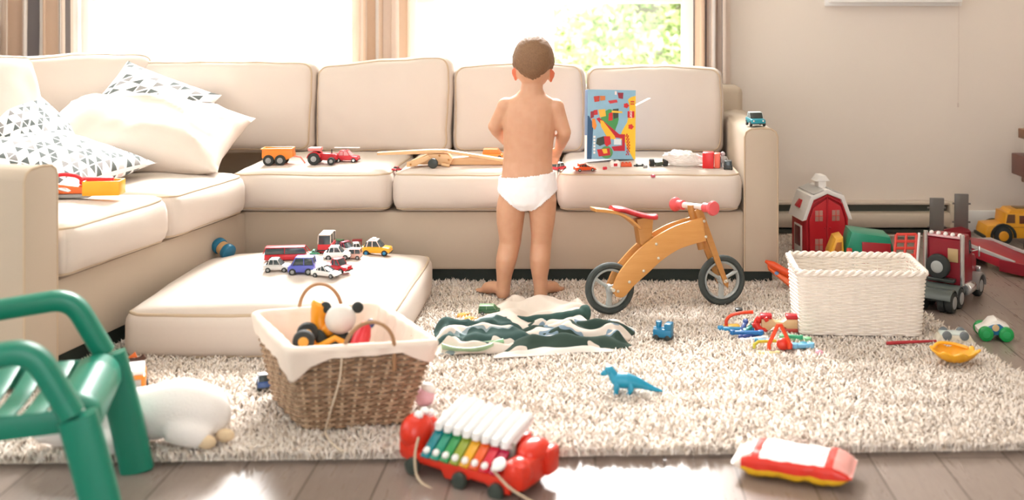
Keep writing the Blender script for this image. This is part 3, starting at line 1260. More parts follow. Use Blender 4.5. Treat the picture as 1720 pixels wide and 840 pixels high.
# hair: cropped cap with a nape that comes to a point
def hair():
    mb = MB()
    rows = []
    NU, NV = 96, 40
    rot = Euler((-.12, 0, 0)).to_matrix()

    def edge(th):
        """lowest polar angle of the hair in direction th (0 = right, -pi/2 = back)"""
        b = math.cos(th + PI / 2)              # 1 at the back, -1 at the brow
        if b > 0:
            e = 1.92 + .50 * b ** 3
            if 0.0 < b < .75:
                e -= .05 * math.sin(b / .75 * PI)
            return e
        return 1.92 - 0.95 * (-b) ** .8
    for j in range(NV + 1):
        row = []
        for i in range(NU):
            th = 2 * PI * i / NU
            ph = max(.001, edge(th) * j / NV)
            d = Vector((math.sin(ph) * math.cos(th), math.sin(ph) * math.sin(th), math.cos(ph)))
            q = rot @ Vector((d.x * .0695, d.y * .083, d.z * .090))
            k = .0065 * min(1.0, (NV - j) / 5.0) - .001
            k += .0022 * noise.noise(Vector((d.x * 16, d.y * 16, d.z * 9))) + .0014 * noise.noise(Vector((d.x * 50, d.y * 50, d.z * 18)))
            row.append(mb.bm.verts.new(HC + q + d * max(k, -.0012)))
        rows.append(row)
    for A_, B_ in zip(rows, rows[1:]):
        for i in range(NU):
            mb.bm.faces.new((A_[i], A_[(i + 1) % NU], B_[(i + 1) % NU], B_[i]))
    bmesh.ops.remove_doubles(mb.bm, verts=mb.bm.verts[:], dist=2e-5)
    t = NT('short_brown_hair')
    mp = t.n('Mapping')
    mp.inputs['Scale'].default_value = (1, 1, .35)
    t.l(t.coord(), mp.inputs['Vector'])
    nz = t.noise(mp.outputs[0], 420, 3)
    t.l(t.mix(nz, lin('#5F422C'), lin('#987250')), t.b.inputs['Base Color'])
    t.b.inputs['Roughness'].default_value = .6
    t.bump(nz, .6, .004)
    o = mb.build('hair', t.m, boy, angle=180)
    sm = o.modifiers.new('thickness', 'SOLIDIFY')
    sm.thickness = .004
    sm.offset = -1


hair()


def briefs():
    bm = bmesh.new()
    bm.from_mesh(bm_mesh)
    x0 = (886 - CX) / SB
    zt0 = EYE - (295 - YH) / SB
    zc = EYE - (347 - YH) / SB

    def low(co):
        dx = abs(co.x - x0)
        front = co.y > BY
        return zc + max(0, dx - .030) * (.86 if not front else .9)

    def top(co):
        return zt0 + (co.x - x0) * .10 + .004
    kill = [f for f in bm.faces if not (low(f.calc_center_median()) < f.calc_center_median().z < top(f.calc_center_median()))]
    # hands and forearms are not covered
    kill += [f for f in bm.faces if abs(f.calc_center_median().x - x0) > .112]
    bmesh.ops.delete(bm, geom=list(set(kill)), context='FACES')
    bm.normal_update()
    for v in bm.verts:
        nrm = v.normal
        v.co += nrm * (.0055 + .002 * noise.noise(v.co * 55))
    for f in bm.faces:
        c = f.calc_center_median()
        f.material_index = 0
        if c.z - low(c) < .0075 and abs(c.x - x0) > .03:
            f.material_index = 1
    me = bpy.data.meshes.new('briefs')
    bm.to_mesh(me)
    bm.free()
    me.materials.clear()
    me.materials.append(fabric('#F4F1F3', 'white_cotton', weave=900, var=.02, bump=.15))
    me.materials.append(M('#F2DDB4', rough=.9))
    me.polygons.foreach_set('use_smooth', [True] * len(me.polygons))
    o = bpy.data.objects.new('briefs', me)
    COL.objects.link(o)
    o.parent = boy
    sm = o.modifiers.new('thickness', 'SOLIDIFY')
    sm.thickness = .005
    sm.offset = 0
    o['label'] = 'white cotton briefs with pale yellow leg trim'


briefs()

# ------------------------------------------------------------------ balance bike
m_ply = wood('#D9A05E', '#C4873F', 'birch_plywood', 10)
m_ply2 = wood('#C08A4A', '#A87034', 'oiled_wood', 10)
m_red = M('#C8323C', rough=.38, var=.03)
m_pinkred = M('#DE5A5E', rough=.4, var=.03)
m_rubber = M('#3A413F', rough=.7, var=.05)
m_rim = M('#A9AEAC', rough=.4, var=.03)
m_bolt = M('#D8D2C2', rough=.35, metal=.7)
RB, FB = Vector((.05, 3.58, RUG)), Vector((.4375, 3.69, RUG))
bd = (FB - RB)
WBASE = bd.length
bike = thing('balance_bike', 'wooden balance bike with red saddle and grips, leaning before the sofa', 'balance bike', RB, math.atan2(bd.y, bd.x), rot=(math.radians(-5), 0, math.atan2(bd.y, bd.x)))
KX, KZ = WBASE / 189.0, .00203


def bk_(px, py, y=0.0):
    base = 528 - 14 * (px - 1025) / 189.0
    return Vector(((px - 1025) * KX, y, (base - py) * KZ))


def wheel(cx, r):
    t = MB().ring((cx, 0, r), r - .011, .0112, axis=(0, 1, 0), seg=48, sec=10, flat=1.15)
    w_ = t.build('wheel', m_rubber, bike)
    rm = MB().ring((cx, 0, r), r - .0245, .0048, axis=(0, 1, 0), seg=48, sec=8, flat=2.2)
    rm.build('rim', m_rim, w_)
    sp = MB()
    for k in range(3):
        a = .45 + k * 2 * PI / 3
        d = Vector((math.cos(a), 0, math.sin(a)))
        sp.tube([Vector((cx, 0, r)) + d * .004, Vector((cx, 0, r)) + d * .03, Vector((cx, 0, r)) + d * (r - .024)], [.013, .0095, .012], 8, flat=.55)
    sp.build('spokes', m_rim, w_)
    MB().cyl((cx, -.018, r), (cx, .018, r), .013, 16, bev=.003).build('hub', m_rim, w_)


wheel(0, .0855)
wheel(WBASE, .0855)

up = spline([bk_(1024, 484), bk_(1034, 461), bk_(1052, 438), bk_(1075, 415), bk_(1102, 396), bk_(1135, 379), bk_(1178, 366)], 5)
lo = spline([bk_(1183, 405), bk_(1160, 411), bk_(1135, 420), bk_(1108, 437), bk_(1083, 459), bk_(1060, 479), bk_(1043, 497), bk_(1030, 497)], 5)
side = [(p.x, p.z) for p in up + lo]
for y in (-.034, .034):
    f = MB().side(side, .011, (0, y, 0), bev=.003).build('side_panel', m_ply, bike)
    if y < 0:
        for px, py in ((1033, 488), (1052, 473), (1076, 455), (1098, 411), (1101, 434), (1180, 372), (1182, 398)):
            p = bk_(px, py)
            MB().lathe([(0, .0035), (.003, .0033), (.0048, .0018), (.0052, 0)], (p.x, -.0395, p.z), (0, -1, 0), 12).build('bolt', m_bolt, f)
for px, py in ((1098, 420), (1172, 388), (1060, 460)):
    p = bk_(px, py)
    MB().cyl((p.x, -.03, p.z), (p.x, .03, p.z), .008, 12).build('spacer', m_ply2, bike)
MB().cyl((0, -.046, .0855), (0, .046, .0855), .006, 12).build('axle', m_bolt, bike)
# saddle post and saddle
pst = [(p.x, p.z) for p in (bk_(1069, 372), bk_(1097, 366), bk_(1094, 398), bk_(1105, 402), bk_(1085, 422), bk_(1074, 412))]
MB().side(pst, .052, (0, 0, 0), bev=.003).build('saddle_post', m_ply2, bike)
tl = spline([bk_(1000, 355), bk_(1025, 357), bk_(1045, 362), bk_(1060, 371), bk_(1073, 383)], 5)
tl2 = [p + Vector((.003, 0, -.012)) for p in tl[::-1]]
MB().side([(p.x, p.z) for p in tl + tl2], .075, bev=.003).build('saddle_shell', m_ply, bike)
sd = MB()
st = spline([bk_(1031, 354), bk_(1048, 355), bk_(1068, 361), bk_(1090, 366), bk_(1106, 366)], 6)


def saddle(u, v):
    i = v * (len(st) - 1)
    k = min(int(i), len(st) - 2)
    c = st[k].lerp(st[k + 1], i - k)
    wd = .052 * (1 - .45 * v) * (1 - .5 * max(0, 2 * abs(v - .5) - .8) / .2 * .8)
    a = u * 2 * PI
    return c + Vector((0, math.cos(a) * wd, math.sin(a) * .010 - .004))


rows = sd.grid(saddle, 20, 25, closed_u=True)
sd.bm.faces.new(rows[0])
sd.bm.faces.new(rows[-1])
sd.build('saddle', m_red, bike, angle=60)
# fork, stem, handlebar and grips
for y in (-.028, .028):
    a, b = bk_(1172, 352), bk_(1217, 478)
    if y > 0:
        a, b = a + Vector((-.004, 0, 0)), b + Vector((-.004, 0, 0))
    d = (b - a).normalized()
    n_ = Vector((d.z, 0, -d.x)) * .0155
    pl = [a + n_ * .9, a - n_ * .9, b - n_ * .55 - d * .004, b + d * .012, b + n_ * .55 - d * .004]
    MB().side([(p.x, p.z) for p in pl], .011, (0, y, 0), bev=.003).build('fork_leg', m_ply2, bike)
MB().lathe([(0, .004), (.004, .003), (.006, 0)], (bk_(1216, 471).x, -.036, bk_(1216, 471).z), (0, -1, 0), 12).build('bolt', m_bolt, bike)
MB().cyl((WBASE, -.034, .0855), (WBASE, .034, .0855), .006, 12).build('axle', m_bolt, bike)
sa, sb = bk_(1166, 352), bk_(1182, 420)
MB().tube([sa + Vector((0, 0, .01)), sa, sb], .0145, 12).build('steering_post', m_ply2, bike)
hb = bk_(1170, 349)
hd = Vector((.30, -.95, .0)).normalized()
MB().tube([hb + hd * -.10, hb + hd * .095], .0105, 12).build('handlebar', M('#E7D9D0', rough=.5), bike)
for s_ in (-1, 1):
    e = hb + hd * (.055 * s_)
    g = MB().lathe([(.012, 0), (.0165, .004), (.0155, .018), (.0165, .026), (.0155, .034), (.0225, .040), (.0255, .048), (.0225, .056), (.012, .059), (0, .0595)], e, hd * s_, 20)
    g.build('grip', m_pinkred, bike)

# ------------------------------------------------------------------ baskets
m_wick_w = M('#EFE7DE', rough=.6, var=.10, scale=40)
WB = thing('wicker_basket', 'white painted wicker basket standing on the rug before the barn', 'basket', (0, 0, 0))
cx_, cy_, wr_ = .835, 3.455, math.radians(-3)


def rect(cx, cy, w_, d_, z, rz):
    return [Vector((cx, cy, z)) + Matrix.Rotation(rz, 3, 'Z') @ Vector((sx * w_ / 2, sy * d_ / 2, 0)) for sx, sy in ((-1, -1), (1, -1), (1, 1), (-1, 1))]


bot = loop_round(rect(cx_, cy_, .372, .235, RUG + .002, wr_), .022)
top = loop_round(rect(cx_, cy_, .395, .262, .228, wr_), .026)
wicker(bot, top, 34, 34, amp=.0026).build('woven_wall', m_wick_w, WB)
bt = [Vector((p.x, p.y)) for p in bot]
MB().prism([((p.x - cx_) * .97 + cx_, (p.y - cy_) * .97 + cy_) for p in resample(bot, 40)], .008, Matrix.Translation((0, 0, RUG + .008))).build('bottom', m_wick_w, WB)
rim = MB()
T_ = resample(top, 200)
for ph in (0, PI):
    pts = []
    for i, p in enumerate(T_):
        a = i / 200 * 2 * PI * 26 + ph
        tn = (T_[(i + 1) % 200] - T_[i - 1]).normalized()
        nr = Vector((tn.y, -tn.x, 0))
        pts.append(p + nr * (.0055 * math.cos(a)) + Vector((0, 0, .0055 * math.sin(a))))
    rim.tube(pts, .0062, 6, closed=True)
rim.build('rim', m_wick_w, WB)

m_wk = [M('#9A7C62', rough=.65, var=.25, scale=70), M('#D4BB9C', rough=.65, var=.2, scale=70), M('#866A52', rough=.65, var=.25, scale=70), M('#B2957A', rough=.65, var=.3, scale=70)]
TB = thing('toy_basket', 'brown woven basket with a white cloth liner and two hoop handles, full of toys', 'basket', (0, 0, 0))
cb_ = [G(512, 723, RUG + .003), G(686, 709, RUG + .003)]
c0, c1 = cb_
c3 = G(457, 664, RUG + .003)
c2 = c1 + (c3 - c0) * 1.02
rimz = .225
t0, t1, t3, t2 = G(489, 594, rimz), G(733, 580, rimz), G(427, 531, rimz), G(634, 515, rimz)
bot2, top2 = loop_round([c0, c1, c2, c3], .03), loop_round([t0, t1, t2, t3], .025)
wicker(bot2, top2, 38, 30, mi_fn=lambda r: 1 if r < 0 else (0, 3, 2, 3, 0)[r % 5], amp=.0062).build('woven_wall', m_wk, TB)
MB().prism([(p.x, p.y) for p in resample(bot2, 40)], .008, Matrix.Translation((0, 0, RUG + .009))).build('bottom', m_wk[0], TB)
m_liner = fabric('#E9DACD', 'cream_cotton_liner', weave=500, var=.04)
S_ = 160
Bn, Tn = resample(bot2, S_), resample(top2, S_)
cen2 = sum(Tn, Vector()) / S_


def hang(i):
    """how far the liner hangs over the rim outside"""
    p = Tn[i]
    dl = (p - t0).length
    dr = (p - t1).length
    along = (p - t0).dot((t1 - t0).normalized())
    side = max(0.0, min(1.0, 1 - along / .05)) if (p - t3).length > .02 else 0.5
    return .012 + .040 * max(0, 1 - dl / .10) + .036 * max(0, 1 - dr / .09) + .024 * side + .004 * noise.noise(Vector((i * .15, 3, 1)))


def liner(u, v):
    i = int(round(u * S_)) % S_
    inn = (cen2 - Tn[i]); inn.z = 0; inn.normalize()
    ripple = .0035 * math.sin(i * .9) + .003 * noise.noise(Vector((i * .2, v * 3, 0)))
    if v < .55:
        k = v / .55
        p = Bn[i].lerp(Tn[i], .36 + .64 * k)
        return p + inn * (.013 + ripple * .8)
    if v < .7:
        a = (v - .55) / .15 * PI
        return Tn[i] + inn * (.013 * math.cos(a) + .0) + Vector((0, 0, .009 * math.sin(a) + .004)) + inn * ripple * .4
    k = (v - .7) / .3
    h_ = hang(i)
    frac = h_ / (Tn[i] - Bn[i]).length
    return Tn[i].lerp(Bn[i], frac * k) - inn * (.012 + ripple * .6 * k + .004 * k)


lm = MB()
lm.grid(liner, S_, 34, closed_u=True)
lo_ = lm.build('liner', m_liner, TB, angle=80, fixn=False)
sm = lo_.modifiers.new('thickness', 'SOLIDIFY')
sm.thickness = .002
MB().prism([((p.x - cen2.x) * .9 + cen2.x, (p.y - cen2.y) * .9 + cen2.y) for p in resample([Bn[i].lerp(Tn[i], .36) for i in range(S_)], 60)], .003, Matrix.Translation((0, 0, .104))).build('liner_bottom', m_liner, TB)
m_han = M('#A9825E', rough=.6, var=.15, scale=90)
for a, pk, b, dY in (((503, 524), (536, 477), (574, 520), 2.915), ((577, 592), (624, 541), (662, 588), 2.585)):
    A_, K_, B_ = P(*a, dY), P(*pk, dY), P(*b, dY + .01)
    mid = (A_ + B_) / 2
    pts = []
    for i in range(25):
        t = PI * i / 24
        pts.append(mid + (A_ - mid) * math.cos(t) + (K_ - mid) * math.sin(t) * 1.0)
    pts = [A_ - Vector((0, 0, .05))] + pts + [B_ - Vector((0, 0, .05))]
    MB().tube(pts, .0048, 8).build('handle', m_han, TB)
st_ = spline([P(574, 600, 2.545), P(570, 640, 2.535), P(556, 688, 2.53), G(547, 722, RUG + .008), G(552, 738, RUG + .006), G(566, 752, RUG + .006), G(577, 758, RUG + .006)], 6)
MB().tube(st_, .0022, 6).build('tie_string', M('#D8C7B0', rough=.9), TB)

# ------------------------------------------------------------------ green garden chair for a child
m_grn = M('#0E7F67', rough=.34, var=.04, scale=8)
ch = thing('child_chair', 'green plastic armchair for a child at the near left corner', 'chair', (0, 0, 0))
FA, FBk = Vector((-.985, 2.072, 0)), Vector((-1.078, 2.395, 0))       # front corners near, far (at seat height)
fx = (FBk - FA).normalized()
bxd = Vector((-fx.y, fx.x, 0))
if bxd.x > 0:
    bxd = -bxd                                                         # towards the back of the chair
bxd = (bxd + Vector((0, .0, 0))).normalized()
SH, AH, CW = .272, .418, (FBk - FA).length


def CP(d, w_, z):
    """d back from the front edge, w_ from the near side (0..1)"""
    return FA + bxd * d + fx * (w_ * CW) + Vector((0, 0, z))


def strip(path, wid, thick, updir):
    """flat bar of width wid (along updir) swept through path"""
    mb = MB()
    n = len(path)
    rings = []
    for i in range(n):
        t = (path[min(i + 1, n - 1)] - path[max(i - 1, 0)]).normalized()
        wv = updir - t * updir.dot(t)
        wv.normalize()
        hv = t.cross(wv)
        W_ = wid[i] if hasattr(wid, '__len__') else wid
        b = min(W_, thick) * .3
        r = []
        for sx, sy in ((-1, -1), (1, -1), (1, 1), (-1, 1)):
            cx2, cy2 = sx * (W_ / 2 - b), sy * (thick / 2 - b)
            q = [(sx * W_ / 2, cy2), (sx * (W_ / 2 - .3 * b), sy * (thick / 2 - .3 * b)), (cx2, sy * thick / 2)]
            if sx * sy > 0:
                q = q[::1]
            else:
                q = q[::-1]
            r += [mb.bm.verts.new(path[i] + wv * u + hv * v) for u, v in q]
        rings.append(r)
    m = len(rings[0])
    for A_, B_ in zip(rings, rings[1:]):
        for k in range(m):
            mb.bm.faces.new((A_[k], A_[(k + 1) % m], B_[(k + 1) % m], B_[k]))
    mb.bm.faces.new(rings[0])
    mb.bm.faces.new(rings[-1][::-1])
    return mb


# arms flow into the front legs
for w_, sgn in ((0.0, -1), (1.0, 1)):
    o_ = -.022 if sgn < 0 else .022
    ww = lambda d, z: CP(d, w_, z) + fx * o_
    def arm_pt(t):
        A2, C2, E2 = Vector((.13, AH - .021)), Vector((.088, AH - .017)), Vector((.020, SH))
        B2 = C2.lerp(E2, .30)
        if t < 1:
            q = Vector((.40, AH - .05)).lerp(A2, t)
        elif t < 2:
            k = t - 1
            q = A2 * (1 - k) ** 2 + C2 * 2 * k * (1 - k) + B2 * k * k
        else:
            q = B2.lerp(E2, t - 2)
        return ww(q.x, q.y)
    armp = [arm_pt(i / 8) for i in range(25)]
    wd = [.046] * (len(armp))
    strip(armp, .046, .044, fx).build('armrest', m_grn, ch, angle=50)
    legp = [ww(.012, SH - .004), ww(.0, SH - .05), ww(-.024, .12), ww(-.048, 0.0)]
    lm_ = strip(spline(legp, 4), .070, .042, bxd)
    lm_.build('leg', m_grn, ch, angle=50)
    legb = [ww(.36, SH + .005), ww(.38, SH - .06), ww(.42, .12), ww(.455, 0)]
    strip(spline(legb, 4), .052, .032, bxd).build('leg', m_grn, ch, angle=50)
# seat: rolled front edge, slats, side rails
def roll(u, v):
    pr = spline([(.060, SH - .004), (.045, SH + .001), (.022, SH + .004), (.004, SH - .004), (-.010, SH - .022), (-.012, SH - .05)], 4)
    i = v * (len(pr) - 1)
    k = min(int(i), len(pr) - 2)
    d = pr[k][0] + (pr[k + 1][0] - pr[k][0]) * (i - k)
    z = pr[k][1] + (pr[k + 1][1] - pr[k][1]) * (i - k)
    return CP(d, u, z)


pr3 = spline([(.062, 0, SH - .006), (.045, 0, SH + .001), (.022, 0, SH + .004), (.004, 0, SH - .004), (-.010, 0, SH - .022), (-.013, 0, SH - .052)], 4)
mb = MB()
mb.grid(lambda u, v: CP(pr3[int(round(v * (len(pr3) - 1)))].x, u * .92 + .04, pr3[int(round(v * (len(pr3) - 1)))].z), 6, len(pr3))
seat = mb.build('seat', m_grn, ch, angle=60, fixn=False)
sm = seat.modifiers.new('thickness', 'SOLIDIFY')
sm.thickness = .007
rd = MB()
for d in (.012, .030):
    z = SH + .0055 if d > .02 else SH + .003
    rd.tube([CP(d, .08, z), CP(d, .92, z)], .0035, 6)
rd.build('ridge', m_grn, seat)
for k in range(5):
    d = .095 + k * .054
    p = [CP(d, t, SH - .004 - .012 * math.sin(PI * t)) for t in np.linspace(.02, .98, 9)]
    strip(p, .040, .007, bxd).build('slat', m_grn, seat, angle=50)
for w_ in (.03, .97):
    strip([CP(.02, w_, SH - .022), CP(.2, w_, SH - .028), CP(.36, w_, SH - .02)], .045, .010, Vector((0, 0, 1))).build('side_rail', m_grn, ch, angle=50)
# back
for w_ in (.02, .98):
    strip(spline([CP(.35, w_, SH - .01), CP(.37, w_, SH + .1), CP(.41, w_, SH + .25), CP(.43, w_, SH + .33)], 4), .045, .02, fx).build('back_post', m_grn, ch, angle=50)
strip(spline([CP(.43, .0, SH + .31), CP(.445, .25, SH + .35), CP(.45, .5, SH + .36), CP(.445, .75, SH + .35), CP(.43, 1, SH + .31)], 5), .05, .014, Vector((0, 0, 1))).build('top_rail', m_grn, ch, angle=50)
for k in range(4):
    w_ = .2 + k * .2
    strip([CP(.36, w_, SH + .02), CP(.40, w_, SH + .18), CP(.44, w_, SH + .33)], .035, .008, fx).build('back_slat', m_grn, ch, angle=50)
strip([CP(.36, .02, SH + .02), CP(.362, .5, SH + .01), CP(.36, .98, SH + .02)], .04, .012, Vector((0, 0, 1))).build('lower_rail', m_grn, ch, angle=50)
# ------------------------------------------------------------------ toy vehicles
m_tyre = M('#2C302F', rough=.75)
m_glassd = M('#3C474A', rough=.12)
m_chrome = M('#D9DADA', rough=.2, metal=.8)
m_grey = plastic('#9A9C9C')
m_dark = plastic('#2E3533')
m_wht = plastic('#F0EFED')
RED, ORG, YEL, BLU, GRN = plastic('#C41F2B'), plastic('#E3541F'), plastic('#EFA91E'), plastic('#1F83B8'), plastic('#2C8F5E')


def wheels(root, xs_, W, r, w_=None, hub=m_grey, tyre=m_tyre):
    w_ = w_ or r * .8
    for x in xs_:
        for s in (-1, 1):
            y = s * (W / 2 - w_ / 2 + .001)
            o = MB().cyl((x, y - w_ / 2, r), (x, y + w_ / 2, r), r, 20, bev=r * .18).build('wheel', tyre, root)
            MB().lathe([(0, .0015), (r * .3, .0012), (r * .5, .0008), (r * .56, -.001)], (x, y + s * w_ / 2, r), (0, s, 0), 14).build('hub', hub, o)


SHAPES = {  # outline of the body, glasshouse, roof in lengths and heights
    'sedan': ([(-.5, .2), (-.5, .52), (-.46, .60), (.12, .60), (.46, .52), (.5, .42), (.5, .2)], [(-.42, .58), (-.30, .93), (.06, .95), (.24, .58)], (-.27, .05)),
    'van': ([(-.5, .16), (-.5, .56), (.40, .56), (.5, .46), (.5, .16)], [(-.49, .55), (-.47, .95), (.22, .96), (.40, .55)], (-.47, .22)),
    'pickup': ([(-.5, .2), (-.5, .55), (-.06, .55), (.20, .55), (.48, .50), (.5, .2)], [(-.10, .53), (-.08, .95), (.14, .95), (.26, .53)], (-.08, .14)),
    'sports': ([(-.5, .18), (-.5, .56), (-.36, .62), (.1, .56), (.42, .42), (.5, .28), (.5, .18)], [(-.34, .56), (-.22, .86), (.02, .86), (.24, .52)], (-.2, .0)),
    'bus': ([(-.5, .14), (-.5, .52), (.49, .52), (.5, .14)], [(-.495, .51), (-.49, .93), (.47, .93), (.492, .51)], (-.49, .47)),
}


def car(name, label, loc, rz, L, W, Hh, body, shape='sedan', roof=None, glass=m_glassd, group=None, wheel=m_tyre, hub=m_grey, extra=None, cat='toy car', wr=None):
    root = thing(name, label, cat, loc, rz, group)
    bo, gl, rf = SHAPES[shape]
    r = wr or Hh * .2
    sc = lambda pts: [(x * L, z * Hh) for x, z in pts]
    b = MB().side(sc(bo), W, bev=min(W, Hh) * .09)
    ob = b.build('body', body, root)
    MB().side(sc(gl), W * .86, bev=min(W, Hh) * .05).build('windows', glass, root)
    m = MB().box(((rf[0] + rf[1]) / 2 * L, 0, Hh * .97), ((rf[1] - rf[0]) * L, W * .84, Hh * .07), bev=Hh * .03)
    for x in (rf[0] + .02, (rf[0] + rf[1]) / 2, rf[1] - .015):
        for s in (-1, 1):
            m.tube([(x * L, s * W * .425, Hh * .96), ((x + (.12 if x > rf[1] - .05 else -.06 if x < rf[0] + .05 else 0)) * L, s * W * .445, Hh * .57)], Hh * .028, 6)
    m.build('roof', roof or body, root)
    for s in (-1, 1):
        MB().sph((.495 * L, s * W * .32, Hh * .42), (Hh * .03, Hh * .07, Hh * .07), seg=10, rings=8).build('headlight', m_chrome, root)
    MB().box((.49 * L, 0, Hh * .22), (L * .035, W * .96, Hh * .09), bev=Hh * .03).box((-.49 * L, 0, Hh * .22), (L * .035, W * .96, Hh * .09), bev=Hh * .03).build('bumper', m_dark, root)
    wheels(root, (-.31 * L, .31 * L), W * 1.02, r, hub=hub, tyre=wheel)
    if extra:
        extra(root, L, W, Hh)
    return root


GV = 'toy vehicles on the floor cushion'
FC = .186


def onc(px, py):
    p = G(px, py, FC)
    return p


def fire_truck(root, L, W, Hh):
    l = MB()
    for s in (-1, 1):
        l.tube([(-.45 * L, s * W * .18, Hh * 1.06), (.3 * L, s * W * .18, Hh * 1.06)], Hh * .035, 6)
    for k in range(8):
        x = (-.42 + k * .1) * L
        l.tube([(x, -W * .18, Hh * 1.06), (x, W * .18, Hh * 1.06)], Hh * .025, 6)
    l.build('ladder', m_wht, root)


car('toy_bus', 'long red toy bus at the left of the cars on the floor cushion', onc(480, 455), .12, .132, .040, .048, RED, 'bus', group=GV, cat='toy bus')
car('toy_car', 'silver grey toy car at the front left of the cars on the floor cushion', onc(466, 472), .05, .082, .040, .042, M('#D8D6D4', rough=.25, metal=.3), 'sedan', group=GV)
car('toy_van', 'violet blue toy van in front on the floor cushion', onc(507, 475), PI + .05, .080, .045, .056, plastic('#5C63BE'), 'van', group=GV, cat='toy van')
car('toy_car', 'white toy sports car at the front edge of the group, nearest the hoop handle', onc(548, 478), -.3, .090, .040, .038, plastic('#E9E8E6'), 'sports', group=GV)
car('toy_pickup', 'red toy pickup pointing at the right end of the front row on the cushion', onc(566, 470), -.45, .10, .040, .044, RED, 'pickup', group=GV, cat='toy truck')
car('toy_car', 'white toy car in the middle of the group, behind the red pickup', onc(567, 450), .1, .088, .042, .044, plastic('#F1EFEC'), 'sedan', group=GV)
car('toy_van', 'pale pink toy van right of the white toy car', onc(594, 447), PI, .052, .036, .036, plastic('#E2B4A6'), 'van', group=GV, cat='toy van')
car('toy_bus', 'tall red toy bus seen from behind with a dark rear window', onc(549, 435), PI / 2 + .05, .085, .048, .070, RED, 'bus', roof=plastic('#C9BDB0'), group=GV, cat='toy bus')
car('toy_car', 'small red toy car with an open green top, right of the tall red bus', onc(570, 416), 1.2, .07, .042, .050, plastic('#D0382F'), 'sedan', roof=plastic('#5C8A63'), group=GV)
car('toy_race_car', 'white and magenta toy race car between the red bus and the yellow taxi', onc(582, 434), -.5, .07, .04, .040, plastic('#E6DEDE'), 'sports', roof=plastic('#B5234C'), group=GV)
car('toy_car', 'mint green toy car just left of the yellow taxi', onc(601, 428), .3, .062, .038, .036, plastic('#A9D6BE'), 'sedan', roof=m_wht, group=GV)
car('toy_taxi', 'yellow toy taxi at the right end of the cars', onc(633, 433), -.05, .102, .048, .054, YEL, 'sedan', roof=plastic('#F2D9D2'), group=GV, hub=BLU, extra=lambda r, L, W, Hh: MB().box((-.1 * L, 0, Hh * 1.06), (.14 * L, W * .4, Hh * .12), bev=.002).build('roof_sign', m_wht, r), cat='toy taxi')
car('toy_car', 'tiny green toy car left of the tall red bus', onc(529, 440), .1, .034, .024, .018, plastic('#58B58C'), 'sports', group=GV)


# open tractor with driver's cab, black and red
def tractor(name, label, loc, rz, L, W, Hh, body, cabm, group=None, hub=m_grey, cat='toy tractor', cab=True, big=.33):
    root = thing(name, label, cat, loc, rz, group)
    rb, rf = Hh * big, Hh * big * .62
    MB().side([(x * L, z * Hh) for x, z in ((-.42, .3), (-.42, .58), (-.08, .62), (.0, .66), (.46, .60), (.5, .54), (.5, .28), (.3, .22))], W * .46, bev=Hh * .04).build('body', body, root)
    if cab:
        c = MB().box((-.20 * L, 0, Hh * .97), (.42 * L, W * .6, Hh * .06), bev=Hh * .02)
        for x in (-.38, -.03):
            for s in (-1, 1):
                c.tube([(x * L, s * W * .25, Hh * .55), (x * L, s * W * .25, Hh * .96)], Hh * .025, 6)
        c.build('cab', cabm, root)
        MB().box((-.25 * L, 0, Hh * .66), (.16 * L, W * .3, Hh * .12), bev=Hh * .02).box((-.32 * L, 0, Hh * .76), (.05 * L, W * .3, Hh * .22), bev=Hh * .02).build('driver_seat', m_dark, root)
    MB().cyl((.30 * L, 0, Hh * .6), (.30 * L, 0, Hh * .86), Hh * .035, 10).build('exhaust_pipe', m_dark, root)
    for s in (-1, 1):
        MB().prism([(math.cos(a) * rb * 1.12 - .27 * L, math.sin(a) * rb * 1.12 + rb) for a in np.linspace(.25, PI - .1, 9)] + [(math.cos(a) * rb * 1.02 - .27 * L, math.sin(a) * rb * 1.02 + rb) for a in np.linspace(PI - .1, .25, 9)],
                   W * .24, Matrix.Translation((0, s * W * .36, 0)) @ Matrix.Rotation(PI / 2, 4, 'X')).build('mudguard', body, root)
    for x, r, w_ in ((-.27 * L, rb, W * .26), (.34 * L, rf, W * .2)):
        for s in (-1, 1):
            y = s * (W / 2 - w_ / 2)
            o = MB().cyl((x, y - w_ / 2, r), (x, y + w_ / 2, r), r, 24, bev=r * .16).build('wheel', m_tyre, root)
            MB().lathe([(0, .002), (r * .3, .0018), (r * .55, -.001)], (x, y + s * w_ / 2, r), (0, s, 0), 14).build('hub', hub, o)
    return root


tractor('toy_tractor', 'dark green toy tractor with a red roof at the back of the floor cushion', onc(608, 414), .2, .085, .055, .070, plastic('#245045'), plastic('#9A2530'), GV)

# ------------------------------------------------------------------ toys on the sofa seats
GS = 'toys lying on the sofa seats'
# orange wagon with four black wheels and a hitch
p = G(470, 271, SEAT + .006)
wg = thing('toy_wagon', 'orange toy wagon with black wheels and a thin hitch on the left sofa seat', 'toy wagon', p, .05, GS)
MB().side([(-.062, .030), (-.062, .062), (.052, .062), (.056, .034), (.03, .022), (-.04, .022)], .055, bev=.004).build('body', plastic('#E8862A'), wg)
rm_ = MB()
for y in (-.027, .027):
    rm_.box((-.006, y, .064), (.116, .006, .006), bev=.002)
for x in (-.062, .05):
    rm_.box((x, 0, .064), (.006, .06, .006), bev=.002)
rm_.build('rim', plastic('#EE9A3E'), wg)
wheels(wg, (-.036, .008), .064, .021, .014, hub=m_grey)
MB().tube([(.05, 0, .034), (.078, 0, .030), (.096, 0, .006)], .003, 6).tube([(.062, -.012, .036), (.078, 0, .03)], .0025, 6).build('hitch', plastic('#E98B7C'), wg)

t_ = tractor('toy_tractor', 'red toy tractor with big black rear wheels on the sofa seat', G(543, 271, SEAT + .006), .02, .108, .07, .066, RED, RED, GS, cab=False, big=.36)
MB().box((-.03, 0, .058), (.05, .04, .014), bev=.004).build('hood', plastic('#E08B86'), t_)


